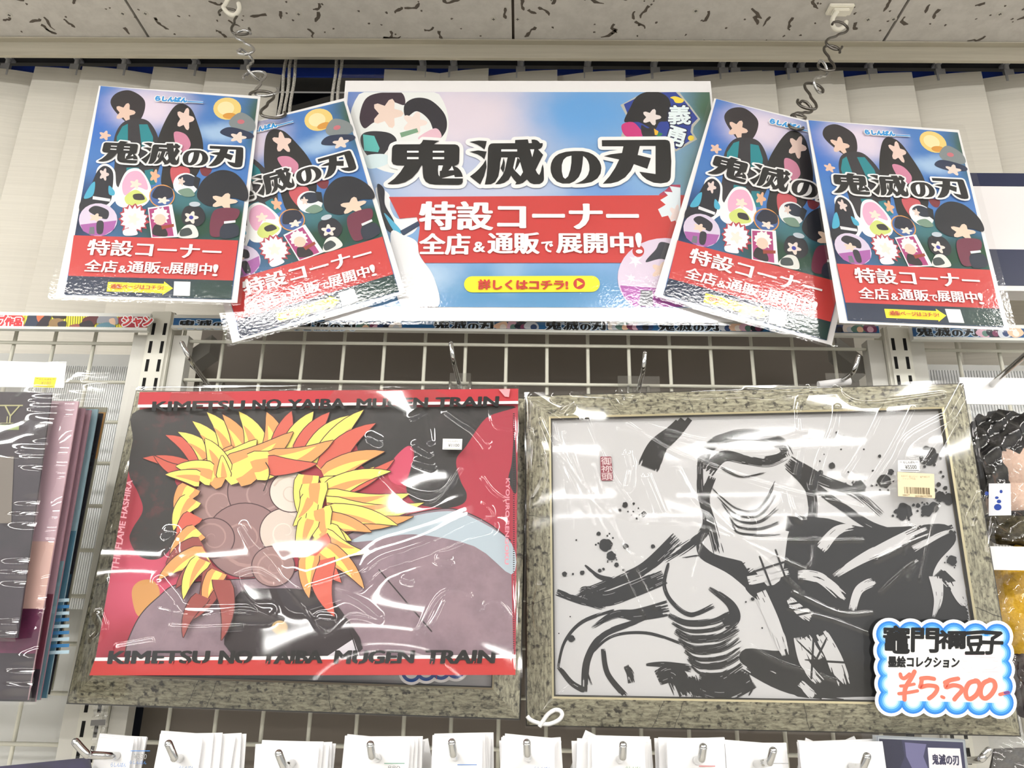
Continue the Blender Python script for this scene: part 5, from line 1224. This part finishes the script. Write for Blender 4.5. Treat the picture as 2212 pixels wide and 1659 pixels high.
pt = Plane(0, -.092, .1, 0, 0, 0); f = pt.crop(2060, 860, 4.8816); pr = Print(0, .00001)
pr.poly(f([(370,900),(600,900),(608,1235),(370,1240)]), (214, 216, 222))
for P in (ell(465,1150,40,34), ell(478,1090,24,20), ell(455,1050,20,14), ell(348,1005,20,22), ell(500,985,16,18)): pr.poly(f(P), BLP)
o = pr.build('care_tag', None); o.matrix_world = pt.M; o.parent = t1; bpy.context.view_layer.update(); o.matrix_parent_inverse = t1.matrix_world.inverted()
o['label'] = 'white tag with blue blots'
plush('plush toy with yellow tufted hood and beige middle, bagged at the lower far right', [('hood', (2240,1330), (.050, .030, .070), YLW, .05), ('hood_trim', (2172,1262), (.010, .012, .008), REDP, .08), ('head', (2248,1335), (.036, .036, .046), SKIN, .01), ('body', (2245,1470), (.040, .028, .040), noisemat('dark_plush', (62, 44, 44), (40, 28, 30), (200, 200, 200), .95, bump=.6), .04)], (2140, 1232, 2440, 1640), (2130, 1180, 2440, 1236), -.046)

# ------------------------------------------------------------------ small stock along the bottom edge
pbk = qplane(-.118); f = pbk.crop(1472, 1420, 2.989)
t = thing('bagged_booklet', 'navy booklet with a white title sticker, bagged, right of the bottom row of white cards', 'booklet', mat=pbk.M)
pr = Print(.0003, .00004)
for k, c in enumerate(((150, 156, 160), (120, 124, 134), (160, 166, 170))): pr.poly(f([(1255+k*6,505+k*4),(1830-k*2,530+k*3),(1850,740),(1262,740)]), c)
pr.poly(f([(1275,525),(1815,548),(1835,740),(1280,740)]), (46, 46, 78)); pr.poly(f([(1440,548),(1580,560),(1560,640),(1600,740),(1500,740),(1450,640)]), (104, 102, 140)); pr.poly(f([(1275,525),(1420,532),(1440,640),(1400,740),(1280,740)]), (30, 30, 56))
pr.poly(f([(1588,582),(1795,588),(1815,740),(1600,740)]), (226, 224, 228)); pr.text('鬼滅の刃', f([(1615,625),(1785,630),(1790,695),(1620,690)]), (40, 36, 70), .0003, .0003)
pr.build('cover', t)
bm = bmesh.new(); P = f([(1258,508),(1828,533),(1848,740),(1264,740)]); a = [bm.verts.new((*p, 0)) for p in P]; b = [bm.verts.new((*p, -.008)) for p in P]
bm.faces.new(a); bm.faces.new(b[::-1])
for k in range(4): bm.faces.new((a[k], b[k], b[(k+1) % 4], a[(k+1) % 4]))
obj('pages', bm, paint((190, 194, 196)), t)
bm = bmesh.new(); bm.faces.new([bm.verts.new((*p, .0012)) for p in f([(1160,490),(1850,520),(1870,760),(1165,760)])]); obj('clear_bag', bm, BAG, t)
pn = qplane(-.14); f = pn.crop(0, 1420, 2.989)
t = thing('bagged_sheet', 'dark navy sheet in a clear bag, tilted, at the bottom left corner', 'booklet', mat=pn.M)
bm = bmesh.new(); P = f([(-200,725),(570,648),(590,780),(-200,830)]); a = [bm.verts.new((*p, 0)) for p in P]; b = [bm.verts.new((*p, -.003)) for p in P]; bm.faces.new(a); bm.faces.new(b[::-1])
for k in range(4): bm.faces.new((a[k], b[k], b[(k+1) % 4], a[(k+1) % 4]))
obj('sheet', bm, noisemat('navy_print', (44, 36, 78), (28, 26, 48), (20, 20, 20), .5), t)
bm = bmesh.new(); bm.faces.new([bm.verts.new((*p, .0015)) for p in f([(-200,705),(585,628),(600,790),(-200,840)])]); obj('clear_bag', bm, BAG, t)
ph_ = qplane(-.03); f = ph_.crop(0, 1420, 2.989)
t = thing('hanging_strip', 'clear plastic hanging strip under the left picture frame', 'plastic strip', mat=ph_.M)
bm = bmesh.new(); V = []
for j in range(31):
    y = 305+j*10
    for i in range(9):
        u, v = f([(603-j*.45+i*12, y)])[0]; V.append(bm.verts.new((u, v, .0016*math.sin(i*1.4+j*.9)+.001*math.sin(j*1.7))))
for j in range(30):
    for i in range(8): g = bm.faces.new((V[j*9+i], V[j*9+i+1], V[(j+1)*9+i+1], V[(j+1)*9+i])); g.smooth = True
obj('strip', bm, filmmat('clear_strip', .06, .16, tint=(.93, .93, .93)), t)
pr = Print(.0035, .00002); pr.poly(f([(600,402),(694,398),(690,436),(594,440)]), (128, 126, 124)); pr.build('clip', t)
prong([(2080,1642,-.03),(2098,1642,-.09),(2118,1640,-.128),(2126,1632,-.131),(2136,1621,-.133)], 'dark chrome prong hook at the bottom right corner, beside the navy booklet', r=.0030, plate=False)
pd = qplane(-.10); f = pd.crop(0, 0, 1)
t = thing('bagged_sheet', 'dark grey sheet in a clear bag at the bottom right corner', 'booklet', mat=pd.M)
bm = bmesh.new(); P = f([(2150,1618),(2330,1612),(2340,1720),(2128,1720)]); a = [bm.verts.new((*p, 0)) for p in P]; b = [bm.verts.new((*p, -.003)) for p in P]; bm.faces.new(a); bm.faces.new(b[::-1])
for k in range(4): bm.faces.new((a[k], b[k], b[(k+1) % 4], a[(k+1) % 4]))
obj('sheet', bm, paint((84, 82, 80)), t)
filmb = bmesh.new(); V = []
for j in range(41):
    for i in range(31):
        u, v = f([(2140+i*6, 1570+j*4)])[0]; V.append(filmb.verts.new((u, v, .004+.002*math.sin(i*.5+j*.35)+.001*math.sin(j*.9-i*.7))))
for j in range(40):
    for i in range(30): g = filmb.faces.new((V[j*31+i], V[j*31+i+1], V[(j+1)*31+i+1], V[(j+1)*31+i])); g.smooth = True
obj('clear_bag', filmb, BAG, t)
